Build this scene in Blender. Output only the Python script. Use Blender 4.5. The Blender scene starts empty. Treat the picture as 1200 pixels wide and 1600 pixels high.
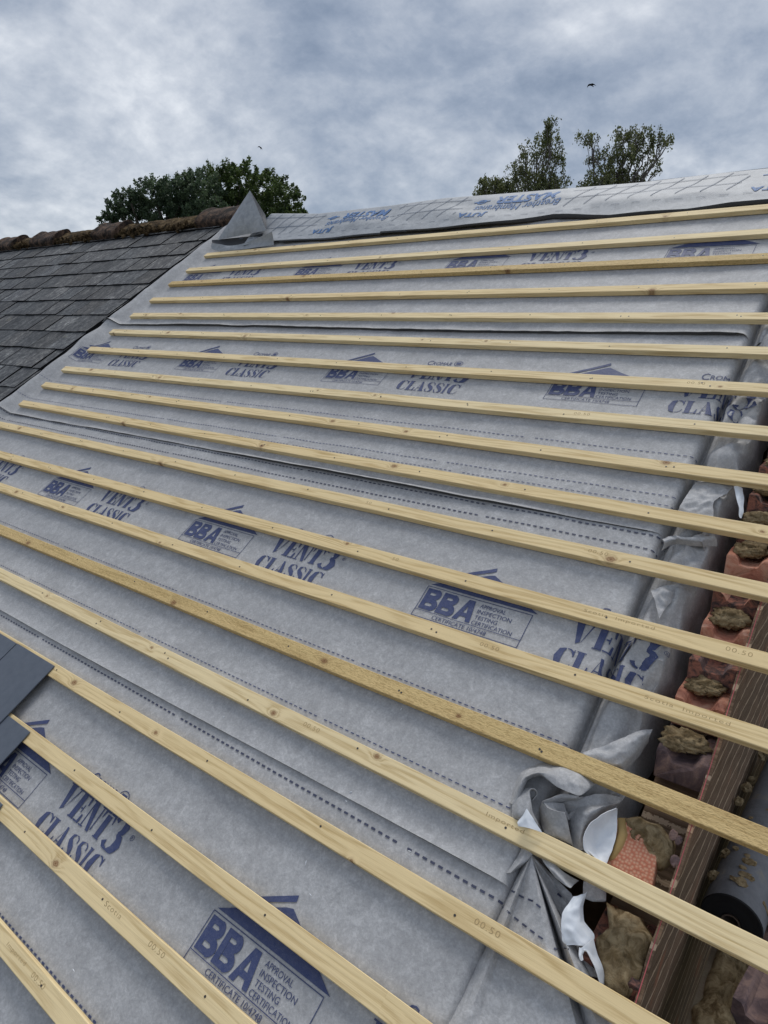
import bpy, bmesh, math, random
from mathutils import Vector, Matrix, noise
random.seed(7)
S = bpy.context.scene
COL = S.collection
R_ = math.radians

# ------------------------------------------------------------ camera, world, sun, exposure
PITCH = R_(35)
CP, SP = math.cos(PITCH), math.sin(PITCH)
def W(u, v, n):                       # roof coordinates (across, up the slope, out of the roof) to world
    return Vector((u, v*CP - n*SP, v*SP + n*CP))
cam = bpy.data.cameras.new('camera'); camo = bpy.data.objects.new('camera', cam); COL.objects.link(camo)
RT = Vector((0.79191301, 0.6099793, 0.02826725)); DN = Vector((0.17321951, -0.18001236, -0.9682926)); FW = Vector((-0.58554998, 0.77169994, -0.24821445))
CAMP = Vector((1.05935959, -1.09492713, 1.28823445))
m = Matrix.Identity(4)
for i in range(3):
    m[i][0] = RT[i]; m[i][1] = -DN[i]; m[i][2] = -FW[i]; m[i][3] = CAMP[i]
camo.matrix_world = m
cam.sensor_fit = 'VERTICAL'; cam.sensor_height = 32; cam.lens = 1052.79/1600*32
cam.clip_start = 0.05; cam.clip_end = 3000
S.camera = camo
S.view_settings.view_transform = 'Standard'; S.view_settings.look = 'None'
S.view_settings.exposure = 0.66; S.view_settings.gamma = 1

SUN_EL, SUN_AZ = R_(58), R_(-25)      # sun behind the cloud, beyond the ridge
sd = bpy.data.lights.new('sun', 'SUN'); sd.energy = 1.1; sd.angle = R_(22); sd.color = (1.0, 0.97, 0.92)
so = bpy.data.objects.new('sun', sd); COL.objects.link(so)
sdir = Vector((math.sin(SUN_AZ)*math.cos(SUN_EL), math.cos(SUN_AZ)*math.cos(SUN_EL), math.sin(SUN_EL)))
so.rotation_euler = (-sdir).to_track_quat('-Z', 'Y').to_euler(); so.location = (0, 0, 20)

wd = bpy.data.worlds.new('World'); S.world = wd; wd.use_nodes = True
nt = wd.node_tree; nt.nodes.clear()
def N(t, typ, **k):
    n = t.nodes.new(typ)
    for a, b in k.items():
        if a.startswith('i_'):
            n.inputs[a[2:].replace('_', ' ')].default_value = b
        else: setattr(n, a, b)
    return n
def ramp(t, stops, interp='LINEAR'):
    r = t.nodes.new('ShaderNodeValToRGB'); r.color_ramp.interpolation = interp
    e = r.color_ramp.elements
    while len(e) < len(stops): e.new(0.5)
    for x, (p, c) in zip(e, stops):
        x.position = p; x.color = (c[0], c[1], c[2], 1) if hasattr(c, '__len__') else (c, c, c, 1)
    return r
L = nt.links.new
sky = N(nt, 'ShaderNodeTexSky', sky_type='NISHITA', sun_disc=False, sun_elevation=SUN_EL, sun_rotation=SUN_AZ)
bg1 = N(nt, 'ShaderNodeBackground'); bg1.inputs[1].default_value = 0.08
L(sky.outputs[0], bg1.inputs[0])
tc = N(nt, 'ShaderNodeTexCoord')
sep = N(nt, 'ShaderNodeSeparateXYZ'); L(tc.outputs['Generated'], sep.inputs[0])
zz = N(nt, 'ShaderNodeMath', operation='MAXIMUM'); L(sep.outputs[2], zz.inputs[0]); zz.inputs[1].default_value = 0
za = N(nt, 'ShaderNodeMath', operation='ADD'); L(zz.outputs[0], za.inputs[0]); za.inputs[1].default_value = 0.46
dx = N(nt, 'ShaderNodeMath', operation='DIVIDE'); L(sep.outputs[0], dx.inputs[0]); L(za.outputs[0], dx.inputs[1])
dy = N(nt, 'ShaderNodeMath', operation='DIVIDE'); L(sep.outputs[1], dy.inputs[0]); L(za.outputs[0], dy.inputs[1])
cmb = N(nt, 'ShaderNodeCombineXYZ'); L(dx.outputs[0], cmb.inputs[0]); dys = N(nt, 'ShaderNodeMath', operation='MULTIPLY'); L(dy.outputs[0], dys.inputs[0]); dys.inputs[1].default_value = 1.0; L(dys.outputs[0], cmb.inputs[1]); cmb.inputs[2].default_value = 8.1
n1 = N(nt, 'ShaderNodeTexNoise'); n1.inputs['Scale'].default_value = 1.35; n1.inputs['Detail'].default_value = 10; n1.inputs['Roughness'].default_value = 0.60; n1.inputs['Distortion'].default_value = 0.12
L(cmb.outputs[0], n1.inputs['Vector'])
n2 = N(nt, 'ShaderNodeTexNoise'); n2.inputs['Scale'].default_value = 5.0; n2.inputs['Detail'].default_value = 7; n2.inputs['Roughness'].default_value = 0.60; n2.inputs['Distortion'].default_value = 0.2
L(cmb.outputs[0], n2.inputs['Vector'])
mx = N(nt, 'ShaderNodeMix', data_type='FLOAT'); mx.inputs[0].default_value = 0.30; L(n1.outputs[0], mx.inputs[2]); L(n2.outputs[0], mx.inputs[3])
rp = ramp(nt, [(0.39, (0.115, 0.15, 0.21)), (0.45, (0.20, 0.235, 0.295)), (0.50, (0.30, 0.33, 0.38)), (0.54, (0.40, 0.425, 0.465)), (0.605, (0.60, 0.615, 0.635))])
L(mx.outputs[0], rp.inputs[0])
bg2 = N(nt, 'ShaderNodeBackground'); bg2.inputs[1].default_value = 1.0; L(rp.outputs[0], bg2.inputs[0])
ms = N(nt, 'ShaderNodeMixShader'); ms.inputs[0].default_value = 0.9
L(bg1.outputs[0], ms.inputs[1]); L(bg2.outputs[0], ms.inputs[2])
wo = N(nt, 'ShaderNodeOutputWorld'); L(ms.outputs[0], wo.inputs[0])

# ------------------------------------------------------------ helpers
def tag(o, label=None, cat=None, group=None, kind=None):
    if label: o['label'] = label
    if cat: o['category'] = cat
    if group: o['group'] = group
    if kind: o['kind'] = kind
    return o
def mesh_obj(name, verts, faces, mat=None, parent=None, frame='roof', origin=(0, 0, 0), smooth=False, mats=None, fmat=None):
    """verts in roof coordinates (frame roof) or world coordinates (frame world)"""
    me = bpy.data.meshes.new(name)
    o3 = Vector(origin)
    me.from_pydata([Vector(v) - o3 for v in verts], [], faces)
    if mats:
        for q in mats: me.materials.append(q)
        if fmat:
            for p, k in zip(me.polygons, fmat): p.material_index = k
    elif mat: me.materials.append(mat)
    if smooth:
        for p in me.polygons: p.use_smooth = True
    me.update()
    o = bpy.data.objects.new(name, me); COL.objects.link(o)
    if parent is not None: o.parent = parent; 
    if parent is not None:
        if frame == 'roof' and parent.get('_f') == 'roof': o.location = o3 - Vector(parent['_o'])
        else: o.location = o3 - Vector(parent.get('_o', (0, 0, 0)))
    else:
        if frame == 'roof':
            o.rotation_euler = (PITCH, 0, 0); o.location = W(*o3)
        else: o.location = o3
        o['_f'] = frame; o['_o'] = tuple(o3)
    o['_f'] = frame; o['_o'] = tuple(o3)
    return o
def empty(name, origin=(0, 0, 0), frame='roof'):
    o = bpy.data.objects.new(name, None); COL.objects.link(o); o.empty_display_size = 0.1
    o3 = Vector(origin)
    if frame == 'roof': o.rotation_euler = (PITCH, 0, 0); o.location = W(*o3)
    else: o.location = o3
    o['_f'] = frame; o['_o'] = tuple(o3)
    return o
def solid(o, t, off=-1):
    md = o.modifiers.new('solid', 'SOLIDIFY'); md.thickness = t; md.offset = off
    es = o.modifiers.new('edges', 'EDGE_SPLIT'); es.split_angle = R_(50); return md
def at(px, py, n):                    # a measured point of the roof surface or of something lying n metres above it
    d = RT*((px-600)/1052.79) + DN*((py-800)/1052.79) + FW
    nn = Vector((0, -SP, CP)); t = (n - nn.dot(CAMP))/nn.dot(d); p = CAMP + d*t
    return Vector((p.x, p.y*CP + p.z*SP, n))
def fb(x, y, z=0, o=4):
    return noise.fractal(Vector((x, y, z)), 0.6, 2.0, o)
def nz(x, y, z=0): return noise.noise(Vector((x, y, z)))
def box(V, F, c, s, rot=None, jit=0, rnd=random):
    b = len(V)
    for i in range(8):
        p = Vector(((i & 1)-.5, ((i >> 1) & 1)-.5, ((i >> 2) & 1)-.5))
        p = Vector((p.x*s[0], p.y*s[1], p.z*s[2]))
        if jit: p += Vector((rnd.uniform(-jit, jit), rnd.uniform(-jit, jit), rnd.uniform(-jit, jit)))
        if rot is not None: p = rot @ p
        V.append(p + Vector(c))
    for f in ((0, 2, 3, 1), (4, 5, 7, 6), (0, 1, 5, 4), (2, 6, 7, 3), (0, 4, 6, 2), (1, 3, 7, 5)): F.append([b+k for k in f])
def tube(V, F, pts, rad, k=6):
    b = len(V); n = len(pts)
    for i, p in enumerate(pts):
        p = Vector(p); d = (Vector(pts[min(i+1, n-1)]) - Vector(pts[max(i-1, 0)])).normalized()
        a = d.cross(Vector((0.3, 0.1, 1))).normalized(); c = d.cross(a); r = rad[i] if hasattr(rad, '__len__') else rad
        for j in range(k):
            t = 2*math.pi*j/k; V.append(p + a*math.cos(t)*r + c*math.sin(t)*r)
    for i in range(n-1):
        for j in range(k): F.append([b+i*k+j, b+i*k+(j+1) % k, b+(i+1)*k+(j+1) % k, b+(i+1)*k+j])
    F.append([b+j for j in range(k)][::-1]); F.append([b+(n-1)*k+j for j in range(k)])

# ------------------------------------------------------------ materials
def newmat(name, rough=0.7, spec=0.3):
    mt = bpy.data.materials.new(name); mt.use_nodes = True
    t = mt.node_tree; b = t.nodes['Principled BSDF']
    b.inputs['Roughness'].default_value = rough; b.inputs['Specular IOR Level'].default_value = spec
    return mt, t, b
def objco(t, scale=(1, 1, 1), loc=(0, 0, 0), src='Object'):
    c = N(t, 'ShaderNodeTexCoord'); mp = N(t, 'ShaderNodeMapping')
    mp.inputs['Scale'].default_value = scale; mp.inputs['Location'].default_value = loc
    t.links.new(c.outputs[src], mp.inputs[0]); return mp.outputs[0]
def noi(t, vec, scale, detail=4, rough=0.55, dist=0):
    n = N(t, 'ShaderNodeTexNoise'); n.inputs['Scale'].default_value = scale; n.inputs['Detail'].default_value = detail
    n.inputs['Roughness'].default_value = rough; n.inputs['Distortion'].default_value = dist
    t.links.new(vec, n.inputs['Vector']); return n.outputs[0]
def mixc(t, fac, a, b, mode='MIX'):
    n = N(t, 'ShaderNodeMix', data_type='RGBA', blend_type=mode)
    for k, x in ((0, fac), (6, a), (7, b)):
        if isinstance(x, (int, float)): n.inputs[k].default_value = x
        elif isinstance(x, tuple): n.inputs[k].default_value = (*x, 1)
        else: t.links.new(x, n.inputs[k])
    return n.outputs[2]
def mth(t, op, a, b=None, clamp=False):
    n = N(t, 'ShaderNodeMath', operation=op); n.use_clamp = clamp
    for k, x in ((0, a), (1, b)):
        if x is None: continue
        if isinstance(x, (int, float)): n.inputs[k].default_value = x
        else: t.links.new(x, n.inputs[k])
    return n.outputs[0]
def bump(t, b, h, strength=0.3, dist=0.002, prev=None):
    n = N(t, 'ShaderNodeBump'); n.inputs['Strength'].default_value = strength; n.inputs['Distance'].default_value = dist
    t.links.new(h, n.inputs['Height'])
    if prev: t.links.new(prev, n.inputs['Normal'])
    if b: t.links.new(n.outputs[0], b.inputs['Normal'])
    return n.outputs[0]

def membrane_nodes(t, b, tint=(1, 1, 1)):
    v = objco(t)
    fine = noi(t, v, 150, 6, 0.75); mid = noi(t, v, 38, 6, 0.72, 0.8); big = noi(t, v, 5, 4, 0.6)
    wisp = noi(t, objco(t, (1, 1, 1), (4, 2, 0)), 14, 7, 0.75, 2.2)
    base = ramp(t, [(0.36, (0.275*tint[0], 0.278*tint[1], 0.286*tint[2])), (0.5, (0.378*tint[0], 0.380*tint[1], 0.390*tint[2])), (0.64, (0.54*tint[0], 0.543*tint[1], 0.552*tint[2]))])
    a = mth(t, 'MULTIPLY', mid, 0.30); c = mth(t, 'MULTIPLY', fine, 0.40); d = mth(t, 'MULTIPLY', wisp, 0.30)
    s_ = mth(t, 'ADD', mth(t, 'ADD', a, c), d)
    s_ = mth(t, 'ADD', s_, mth(t, 'MULTIPLY', mth(t, 'SUBTRACT', big, 0.5), 0.18))
    t.links.new(s_, base.inputs[0])
    n_ = bump(t, None, mid, 0.28, 0.004); n_ = bump(t, b, fine, 0.35, 0.0012, n_)
    return base.outputs[0]
M = {}
mt, t, b = newmat('grey breather membrane', 0.62, 0.35)
t.links.new(membrane_nodes(t, b), b.inputs['Base Color']); M['mem'] = mt
mt, t, b = newmat('membrane ink', 0.6, 0.3)
base = membrane_nodes(t, b); v = objco(t)
sp = noi(t, v, 420, 3, 0.8); sp2 = noi(t, v, 60, 5, 0.7)
msk = ramp(t, [(0.36, 1.0), (0.6, 0.86), (0.72, 0.42)]); t.links.new(mth(t, 'ADD', mth(t, 'MULTIPLY', sp, 0.55), mth(t, 'MULTIPLY', sp2, 0.45)), msk.inputs[0])
t.links.new(mixc(t, msk.outputs[0], base, (0.030, 0.048, 0.145)), b.inputs['Base Color']); M['ink'] = mt
mt, t, b = newmat('faint membrane ink', 0.6, 0.3)
base = membrane_nodes(t, b)
t.links.new(mixc(t, 0.86, base, (0.012, 0.02, 0.07)), b.inputs['Base Color']); M['ink2'] = mt
mt, t, b = newmat('white membrane underside', 0.5, 0.4)
v = objco(t); r = ramp(t, [(0.3, (0.62, 0.66, 0.72)), (0.7, (0.78, 0.81, 0.85))]); t.links.new(noi(t, v, 20, 4), r.inputs[0])
t.links.new(r.outputs[0], b.inputs['Base Color']); bump(t, b, noi(t, v, 30, 3), 0.3, 0.004); M['white'] = mt
mt, t, b = newmat('ridge membrane', 0.55, 0.35)
v = objco(t); r = ramp(t, [(0.35, (0.27, 0.29, 0.315)), (0.65, (0.40, 0.42, 0.445))]); t.links.new(noi(t, v, 16, 6, 0.7, 1), r.inputs[0])
t.links.new(r.outputs[0], b.inputs['Base Color']); bump(t, b, noi(t, v, 120, 4, 0.7), 0.3, 0.002); M['juta'] = mt
mt, t, b = newmat('ridge membrane blue ink', 0.6, 0.3); b.inputs['Base Color'].default_value = (0.05, 0.15, 0.36, 1); M['jblue'] = mt
mt, t, b = newmat('ridge membrane grey grid ink', 0.6, 0.3); b.inputs['Base Color'].default_value = (0.085, 0.125, 0.20, 1); M['jgrid'] = mt
mt, t, b = newmat('membrane dark underside and shade', 0.6, 0.3); b.inputs['Base Color'].default_value = (0.055, 0.058, 0.065, 1); M['jdark'] = mt  # dark undersides, also painted shade under the laps and inside the flap

def wood(name, light, dark, rough_sawn=False, green=0.0):
    mt, t, b = newmat(name, 0.68, 0.25)
    oi = N(t, 'ShaderNodeObjectInfo'); off = mth(t, 'MULTIPLY', oi.outputs['Random'], 37.0)
    tcn = N(t, 'ShaderNodeTexCoord'); sp_ = N(t, 'ShaderNodeSeparateXYZ'); t.links.new(tcn.outputs['Object'], sp_.inputs[0])
    u = mth(t, 'ADD', sp_.outputs[0], off); vv = sp_.outputs[1]; nn_ = sp_.outputs[2]
    # knots: one place per cell along the batten
    cell = mth(t, 'FLOOR', mth(t, 'MULTIPLY', u, 2.6))
    wn = N(t, 'ShaderNodeTexWhiteNoise', noise_dimensions='1D'); t.links.new(cell, wn.inputs['W'])
    sc = N(t, 'ShaderNodeSeparateColor'); t.links.new(wn.outputs['Color'], sc.inputs[0])
    ku = mth(t, 'DIVIDE', mth(t, 'ADD', cell, mth(t, 'ADD', 0.2, mth(t, 'MULTIPLY', sc.outputs[0], 0.6))), 2.6)
    kv = mth(t, 'MULTIPLY', mth(t, 'SUBTRACT', sc.outputs[1], 0.5), 0.056)
    du_ = mth(t, 'MULTIPLY', mth(t, 'SUBTRACT', u, ku), 0.72); dv_ = mth(t, 'SUBTRACT', vv, kv)
    dist = mth(t, 'SQRT', mth(t, 'ADD', mth(t, 'MULTIPLY', du_, du_), mth(t, 'MULTIPLY', dv_, dv_)))
    dist = mth(t, 'ADD', dist, mth(t, 'MULTIPLY', mth(t, 'SUBTRACT', noi(t, tcn.outputs['Object'], 90, 2), 0.5), 0.008))
    sel = mth(t, 'GREATER_THAN', sc.outputs[2], 0.66)
    kf = mth(t, 'MULTIPLY', sel, mth(t, 'DIVIDE', 1.0, mth(t, 'ADD', 1.0, mth(t, 'POWER', mth(t, 'MULTIPLY', dist, mth(t, 'ADD', 70.0, mth(t, 'MULTIPLY', wn.outputs['Value'], 110.0))), 2.0))))
    # grain
    wv = N(t, 'ShaderNodeCombineXYZ'); t.links.new(mth(t, 'MULTIPLY', u, 1.3), wv.inputs[0]); t.links.new(mth(t, 'MULTIPLY', vv, 16), wv.inputs[1]); t.links.new(mth(t, 'MULTIPLY', nn_, 16), wv.inputs[2])
    warp = noi(t, wv.outputs[0], 1.4, 2, 0.5, 0.0)
    ph = mth(t, 'ADD', mth(t, 'MULTIPLY', warp, 30), mth(t, 'MULTIPLY', kf, 22))
    ph = mth(t, 'ADD', ph, mth(t, 'MULTIPLY', vv, 260)); ph = mth(t, 'ADD', ph, mth(t, 'MULTIPLY', nn_, 330))
    ring = mth(t, 'SINE', ph)
    fv = N(t, 'ShaderNodeCombineXYZ'); t.links.new(mth(t, 'MULTIPLY', u, 9), fv.inputs[0]); t.links.new(mth(t, 'MULTIPLY', vv, 420), fv.inputs[1]); t.links.new(mth(t, 'MULTIPLY', nn_, 420), fv.inputs[2])
    fib = noi(t, fv.outputs[0], 1.0, 3, 0.6)
    bl = noi(t, wv.outputs[0], 2.6, 4, 0.6)
    r = ramp(t, [(0.22, dark), (0.46, light), (0.75, tuple(min(1, x*1.12) for x in light))])
    f = mth(t, 'ADD', mth(t, 'MULTIPLY', ring, 0.05 if rough_sawn else 0.09), mth(t, 'ADD', mth(t, 'MULTIPLY', fib, 0.35), mth(t, 'MULTIPLY', bl, 0.55)))
    t.links.new(f, r.inputs[0]); col = r.outputs[0]
    hue = mixc(t, mth(t, 'MULTIPLY', oi.outputs['Random'], 0.55), col, (0.90, 0.79, 0.60), 'MULTIPLY')
    if green: hue = mixc(t, mth(t, 'MULTIPLY', mth(t, 'SUBTRACT', noi(t, wv.outputs[0], 1.1, 3), 0.35, True), green), hue, (0.33, 0.33, 0.10))
    k1 = ramp(t, [(0.0, 0.0), (0.35, 0.10), (0.62, 0.42), (0.76, 0.85), (0.86, 0.6), (1.0, 0.95)]); t.links.new(kf, k1.inputs[0])
    hue = mixc(t, k1.outputs[0], hue, (0.20, 0.085, 0.035))
    t.links.new(hue, b.inputs['Base Color'])
    if rough_sawn:
        sv = N(t, 'ShaderNodeCombineXYZ'); t.links.new(mth(t, 'MULTIPLY', u, 90), sv.inputs[0]); t.links.new(mth(t, 'MULTIPLY', vv, 330), sv.inputs[1]); t.links.new(mth(t, 'MULTIPLY', nn_, 200), sv.inputs[2])
        sn = noi(t, sv.outputs[0], 1.0, 3, 0.6, 0.5)
        r2 = ramp(t, [(0.35, (0.62, 0.56, 0.48)), (0.52, (1, 1, 1))]); t.links.new(sn, r2.inputs[0])
        t.links.new(mixc(t, 0.75, hue, r2.outputs[0], 'MULTIPLY'), b.inputs['Base Color'])
        bump(t, b, sn, 0.8, 0.003)
    else:
        n_ = bump(t, None, fib, 0.35, 0.0012); bump(t, b, ring, 0.12, 0.0008, n_)
    return mt
M['wood'] = wood('pale treated pine', (0.82, 0.67, 0.40), (0.55, 0.40, 0.19))
M['wood2'] = wood('rough sawn treated pine', (0.72, 0.55, 0.28), (0.48, 0.34, 0.15), True, 0.28)
mt, t, b = newmat('wet board', 0.75, 0.3)
v = objco(t, (30, 2, 30)); r = ramp(t, [(0.3, (0.09, 0.068, 0.048)), (0.7, (0.24, 0.185, 0.13))]); t.links.new(noi(t, v, 1, 6, 0.65), r.inputs[0])
m2 = ramp(t, [(0.45, 0.0), (0.62, 1.0)]); t.links.new(noi(t, objco(t), 5, 6, 0.7), m2.inputs[0])
t.links.new(mixc(t, m2.outputs[0], r.outputs[0], (0.20, 0.165, 0.11)), b.inputs['Base Color']); bump(t, b, noi(t, objco(t), 40, 5, .7), 0.6, 0.01); M['board'] = mt

mt, t, b = newmat('old slate', 0.62, 0.4)
v = objco(t); va = N(t, 'ShaderNodeAttribute', attribute_name='tint')
streak = noi(t, objco(t, (21, 11, 21)), 1, 7, 0.75, 0.6); lich = noi(t, v, 48, 5, 0.75)
r = ramp(t, [(0.40, (0.022, 0.023, 0.026)), (0.49, (0.070, 0.071, 0.074)), (0.56, (0.155, 0.155, 0.152)), (0.63, (0.33, 0.33, 0.32))])
t.links.new(mth(t, 'ADD', mth(t, 'MULTIPLY', streak, 0.6), mth(t, 'MULTIPLY', lich, 0.4)), r.inputs[0])
c1 = mixc(t, 1.0, r.outputs[0], va.outputs['Color'], 'MULTIPLY')
m2 = ramp(t, [(0.74, 0.0), (0.80, 0.55)]); t.links.new(noi(t, v, 3.1, 3, 0.5), m2.inputs[0])
t.links.new(mixc(t, m2.outputs[0], c1, (0.17, 0.16, 0.09)), b.inputs['Base Color'])
bump(t, b, streak, 0.9, 0.008); M['slate'] = mt
mt, t, b = newmat('new fibre cement slate', 0.42, 0.45)
v = objco(t); r = ramp(t, [(0.3, (0.082, 0.098, 0.125)), (0.7, (0.105, 0.122, 0.152))]); t.links.new(noi(t, v, 30, 5, 0.6), r.inputs[0])
t.links.new(r.outputs[0], b.inputs['Base Color']); bump(t, b, noi(t, v, 300, 3), 0.12, 0.001); M['newslate'] = mt
mt, t, b = newmat('shade-dark slate edge', 0.9, 0.1); b.inputs['Base Color'].default_value = (0.012, 0.012, 0.013, 1); M['slatedge'] = mt  # near-black edges paint in the shade line under each slate course
mt, t, b = newmat('weathered ridge clay', 0.85, 0.2)
v = objco(t); r = ramp(t, [(0.40, (0.018, 0.014, 0.012)), (0.5, (0.060, 0.040, 0.030)), (0.60, (0.15, 0.095, 0.065))]); t.links.new(noi(t, v, 14, 7, 0.7, 0.6), r.inputs[0])
t.links.new(r.outputs[0], b.inputs['Base Color']); bump(t, b, noi(t, v, 60, 5, .7), 0.8, 0.01); M['clay'] = mt
mt, t, b = newmat('dry moss', 0.95, 0.1)
v = objco(t); r = ramp(t, [(0.40, (0.030, 0.024, 0.014)), (0.5, (0.095, 0.062, 0.032)), (0.60, (0.21, 0.15, 0.08))]); t.links.new(noi(t, v, 18, 6, 0.7), r.inputs[0])
t.links.new(r.outputs[0], b.inputs['Base Color']); bump(t, b, noi(t, v, 130, 5, .8), 1.0, 0.02); M['moss'] = mt

def brickmat(name, cols, bs=15):
    mt, t, b = newmat(name, 0.85, 0.2)
    v = objco(t); oi = N(t, 'ShaderNodeObjectInfo')
    vv = N(t, 'ShaderNodeVectorMath', operation='ADD'); t.links.new(v, vv.inputs[0]); t.links.new(oi.outputs['Random'], vv.inputs[1])
    r = ramp(t, cols); t.links.new(noi(t, vv.outputs[0], bs, 6, 0.68, 0.7), r.inputs[0])
    t.links.new(r.outputs[0], b.inputs['Base Color']); n_ = bump(t, None, noi(t, vv.outputs[0], 60, 6, .7), 0.6, 0.006)
    bump(t, b, noi(t, vv.outputs[0], 300, 3, .6), 0.5, 0.002, n_)
    return mt
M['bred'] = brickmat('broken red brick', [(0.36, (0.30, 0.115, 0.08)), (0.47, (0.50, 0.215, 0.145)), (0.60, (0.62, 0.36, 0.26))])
M['bdark'] = brickmat('burnt purple brick', [(0.38, (0.10, 0.072, 0.078)), (0.5, (0.19, 0.13, 0.125)), (0.62, (0.33, 0.22, 0.185))])
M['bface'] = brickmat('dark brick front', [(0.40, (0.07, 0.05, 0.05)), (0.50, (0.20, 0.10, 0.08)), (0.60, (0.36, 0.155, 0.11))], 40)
M['mortar'] = brickmat('wet sand mortar', [(0.38, (0.13, 0.092, 0.045)), (0.5, (0.235, 0.175, 0.098)), (0.62, (0.33, 0.26, 0.155))], 34)
# outer face brickwork: courses level in the world
mt, t, b = newmat('rustic brick face', 0.9, 0.2)
c = N(t, 'ShaderNodeTexCoord'); sx = N(t, 'ShaderNodeSeparateXYZ'); t.links.new(c.outputs['Object'], sx.inputs[0])
# object axes are the roof's: turn them back to level
yy = mth(t, 'SUBTRACT', mth(t, 'MULTIPLY', sx.outputs[1], CP), mth(t, 'MULTIPLY', sx.outputs[2], SP))
zz_ = mth(t, 'ADD', mth(t, 'MULTIPLY', sx.outputs[1], SP), mth(t, 'MULTIPLY', sx.outputs[2], CP))
wz = mth(t, 'ADD', zz_, mth(t, 'MULTIPLY', mth(t, 'SUBTRACT', noi(t, c.outputs['Object'], 9, 4, .6), 0.5), 0.005))
cb = N(t, 'ShaderNodeCombineXYZ'); t.links.new(yy, cb.inputs[0]); t.links.new(wz, cb.inputs[1])
br = N(t, 'ShaderNodeTexBrick'); br.inputs['Scale'].default_value = 1; br.inputs['Brick Width'].default_value = 0.225; br.inputs['Row Height'].default_value = 0.075
br.inputs['Mortar Size'].default_value = 0.0; br.inputs['Bias'].default_value = 0.0
br.inputs['Color1'].default_value = (0.22, 0.155, 0.105, 1); br.inputs['Color2'].default_value = (0.31, 0.205, 0.135, 1)
t.links.new(cb.outputs[0], br.inputs['Vector'])
fr_ = mth(t, 'FRACT', mth(t, 'DIVIDE', wz, 0.075)); jd = mth(t, 'ABSOLUTE', mth(t, 'SUBTRACT', fr_, 0.5))
jm = mth(t, 'GREATER_THAN', mth(t, 'ADD', jd, mth(t, 'MULTIPLY', mth(t, 'SUBTRACT', noi(t, c.outputs['Object'], 26, 5, .75), 0.5), 0.30)), 0.445)
dr = N(t, 'ShaderNodeCombineXYZ'); t.links.new(mth(t, 'MULTIPLY', yy, 12), dr.inputs[0]); t.links.new(mth(t, 'MULTIPLY', zz_, 170), dr.inputs[1])
dn = noi(t, dr.outputs[0], 1, 5, .7); r = ramp(t, [(0.3, (0.35, 0.32, 0.30)), (0.6, (1, 1, 1))]); t.links.new(dn, r.inputs[0])
blo = ramp(t, [(0.62, 0.0), (0.7, 0.5)]); t.links.new(noi(t, cb.outputs[0], 6, 3), blo.inputs[0])
t.links.new(mixc(t, blo.outputs[0], mixc(t, mth(t, 'MULTIPLY', jm, 0.85), mixc(t, 1.0, br.outputs[0], r.outputs[0], 'MULTIPLY'), (0.58, 0.44, 0.31)), (0.38, 0.15, 0.085)), b.inputs['Base Color'])
n_ = bump(t, None, dn, 0.8, 0.006); bump(t, b, jm, -0.5, 0.006, n_); M['wallface'] = mt
mt, t, b = newmat('dimpled salmon brick', 0.8, 0.2)
v = objco(t); vo = N(t, 'ShaderNodeTexVoronoi'); vo.voronoi_dimensions = '2D'; vo.inputs['Scale'].default_value = 128; vo.inputs['Randomness'].default_value = 0.6; t.links.new(v, vo.inputs['Vector'])
r = ramp(t, [(0.10, (0.68, 0.42, 0.29)), (0.55, (0.52, 0.19, 0.12))]); t.links.new(vo.outputs['Distance'], r.inputs[0])
t.links.new(mixc(t, mth(t, 'MULTIPLY', noi(t, v, 25, 4), 0.5), r.outputs[0], (0.42, 0.16, 0.09)), b.inputs['Base Color']); bump(t, b, vo.outputs['Distance'], 0.5, 0.003); M['dimple'] = mt
def plain(name, col, rough=0.6, spec=0.3):
    mt, t, b = newmat(name, rough, spec)
    r = ramp(t, [(0.3, tuple(x*0.8 for x in col)), (0.7, tuple(min(1, x*1.15) for x in col))]); t.links.new(noi(t, objco(t), 9, 5, .6), r.inputs[0])
    t.links.new(r.outputs[0], b.inputs['Base Color']); return mt
M['black'] = plain('black roll end', (0.012, 0.012, 0.014), 0.7)
M['core'] = plain('cardboard core', (0.10, 0.075, 0.06), 0.8)
M['rollgrey'] = brickmat('dusty grey roll', [(0.3, (0.14, 0.145, 0.16)), (0.6, (0.20, 0.205, 0.22)), (0.72, (0.28, 0.25, 0.19))], 9)
M['nail'] = plain('nail steel', (0.05, 0.045, 0.04), 0.5, 0.5)
M['stamp'] = plain('stamped wood', (0.42, 0.30, 0.155), 0.8, 0.1)
M['string'] = plain('pink builders line', (0.50, 0.12, 0.13), 0.7)
M['grass'] = plain('grass ground', (0.055, 0.060, 0.038), 0.95)
M['rafter'] = plain('old rafter', (0.20, 0.13, 0.08), 0.8)
M['bark'] = plain('bark', (0.10, 0.085, 0.07), 0.9)
M['birchbark'] = plain('birch bark', (0.16, 0.14, 0.13), 0.8)
M['steel'] = plain('galvanised tube', (0.32, 0.33, 0.34), 0.45, 0.5)
M['bird'] = plain('dark feathers', (0.015, 0.016, 0.02), 0.8)
M['insul'] = plain('yellow sapwood', (0.42, 0.29, 0.12), 0.8)
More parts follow.
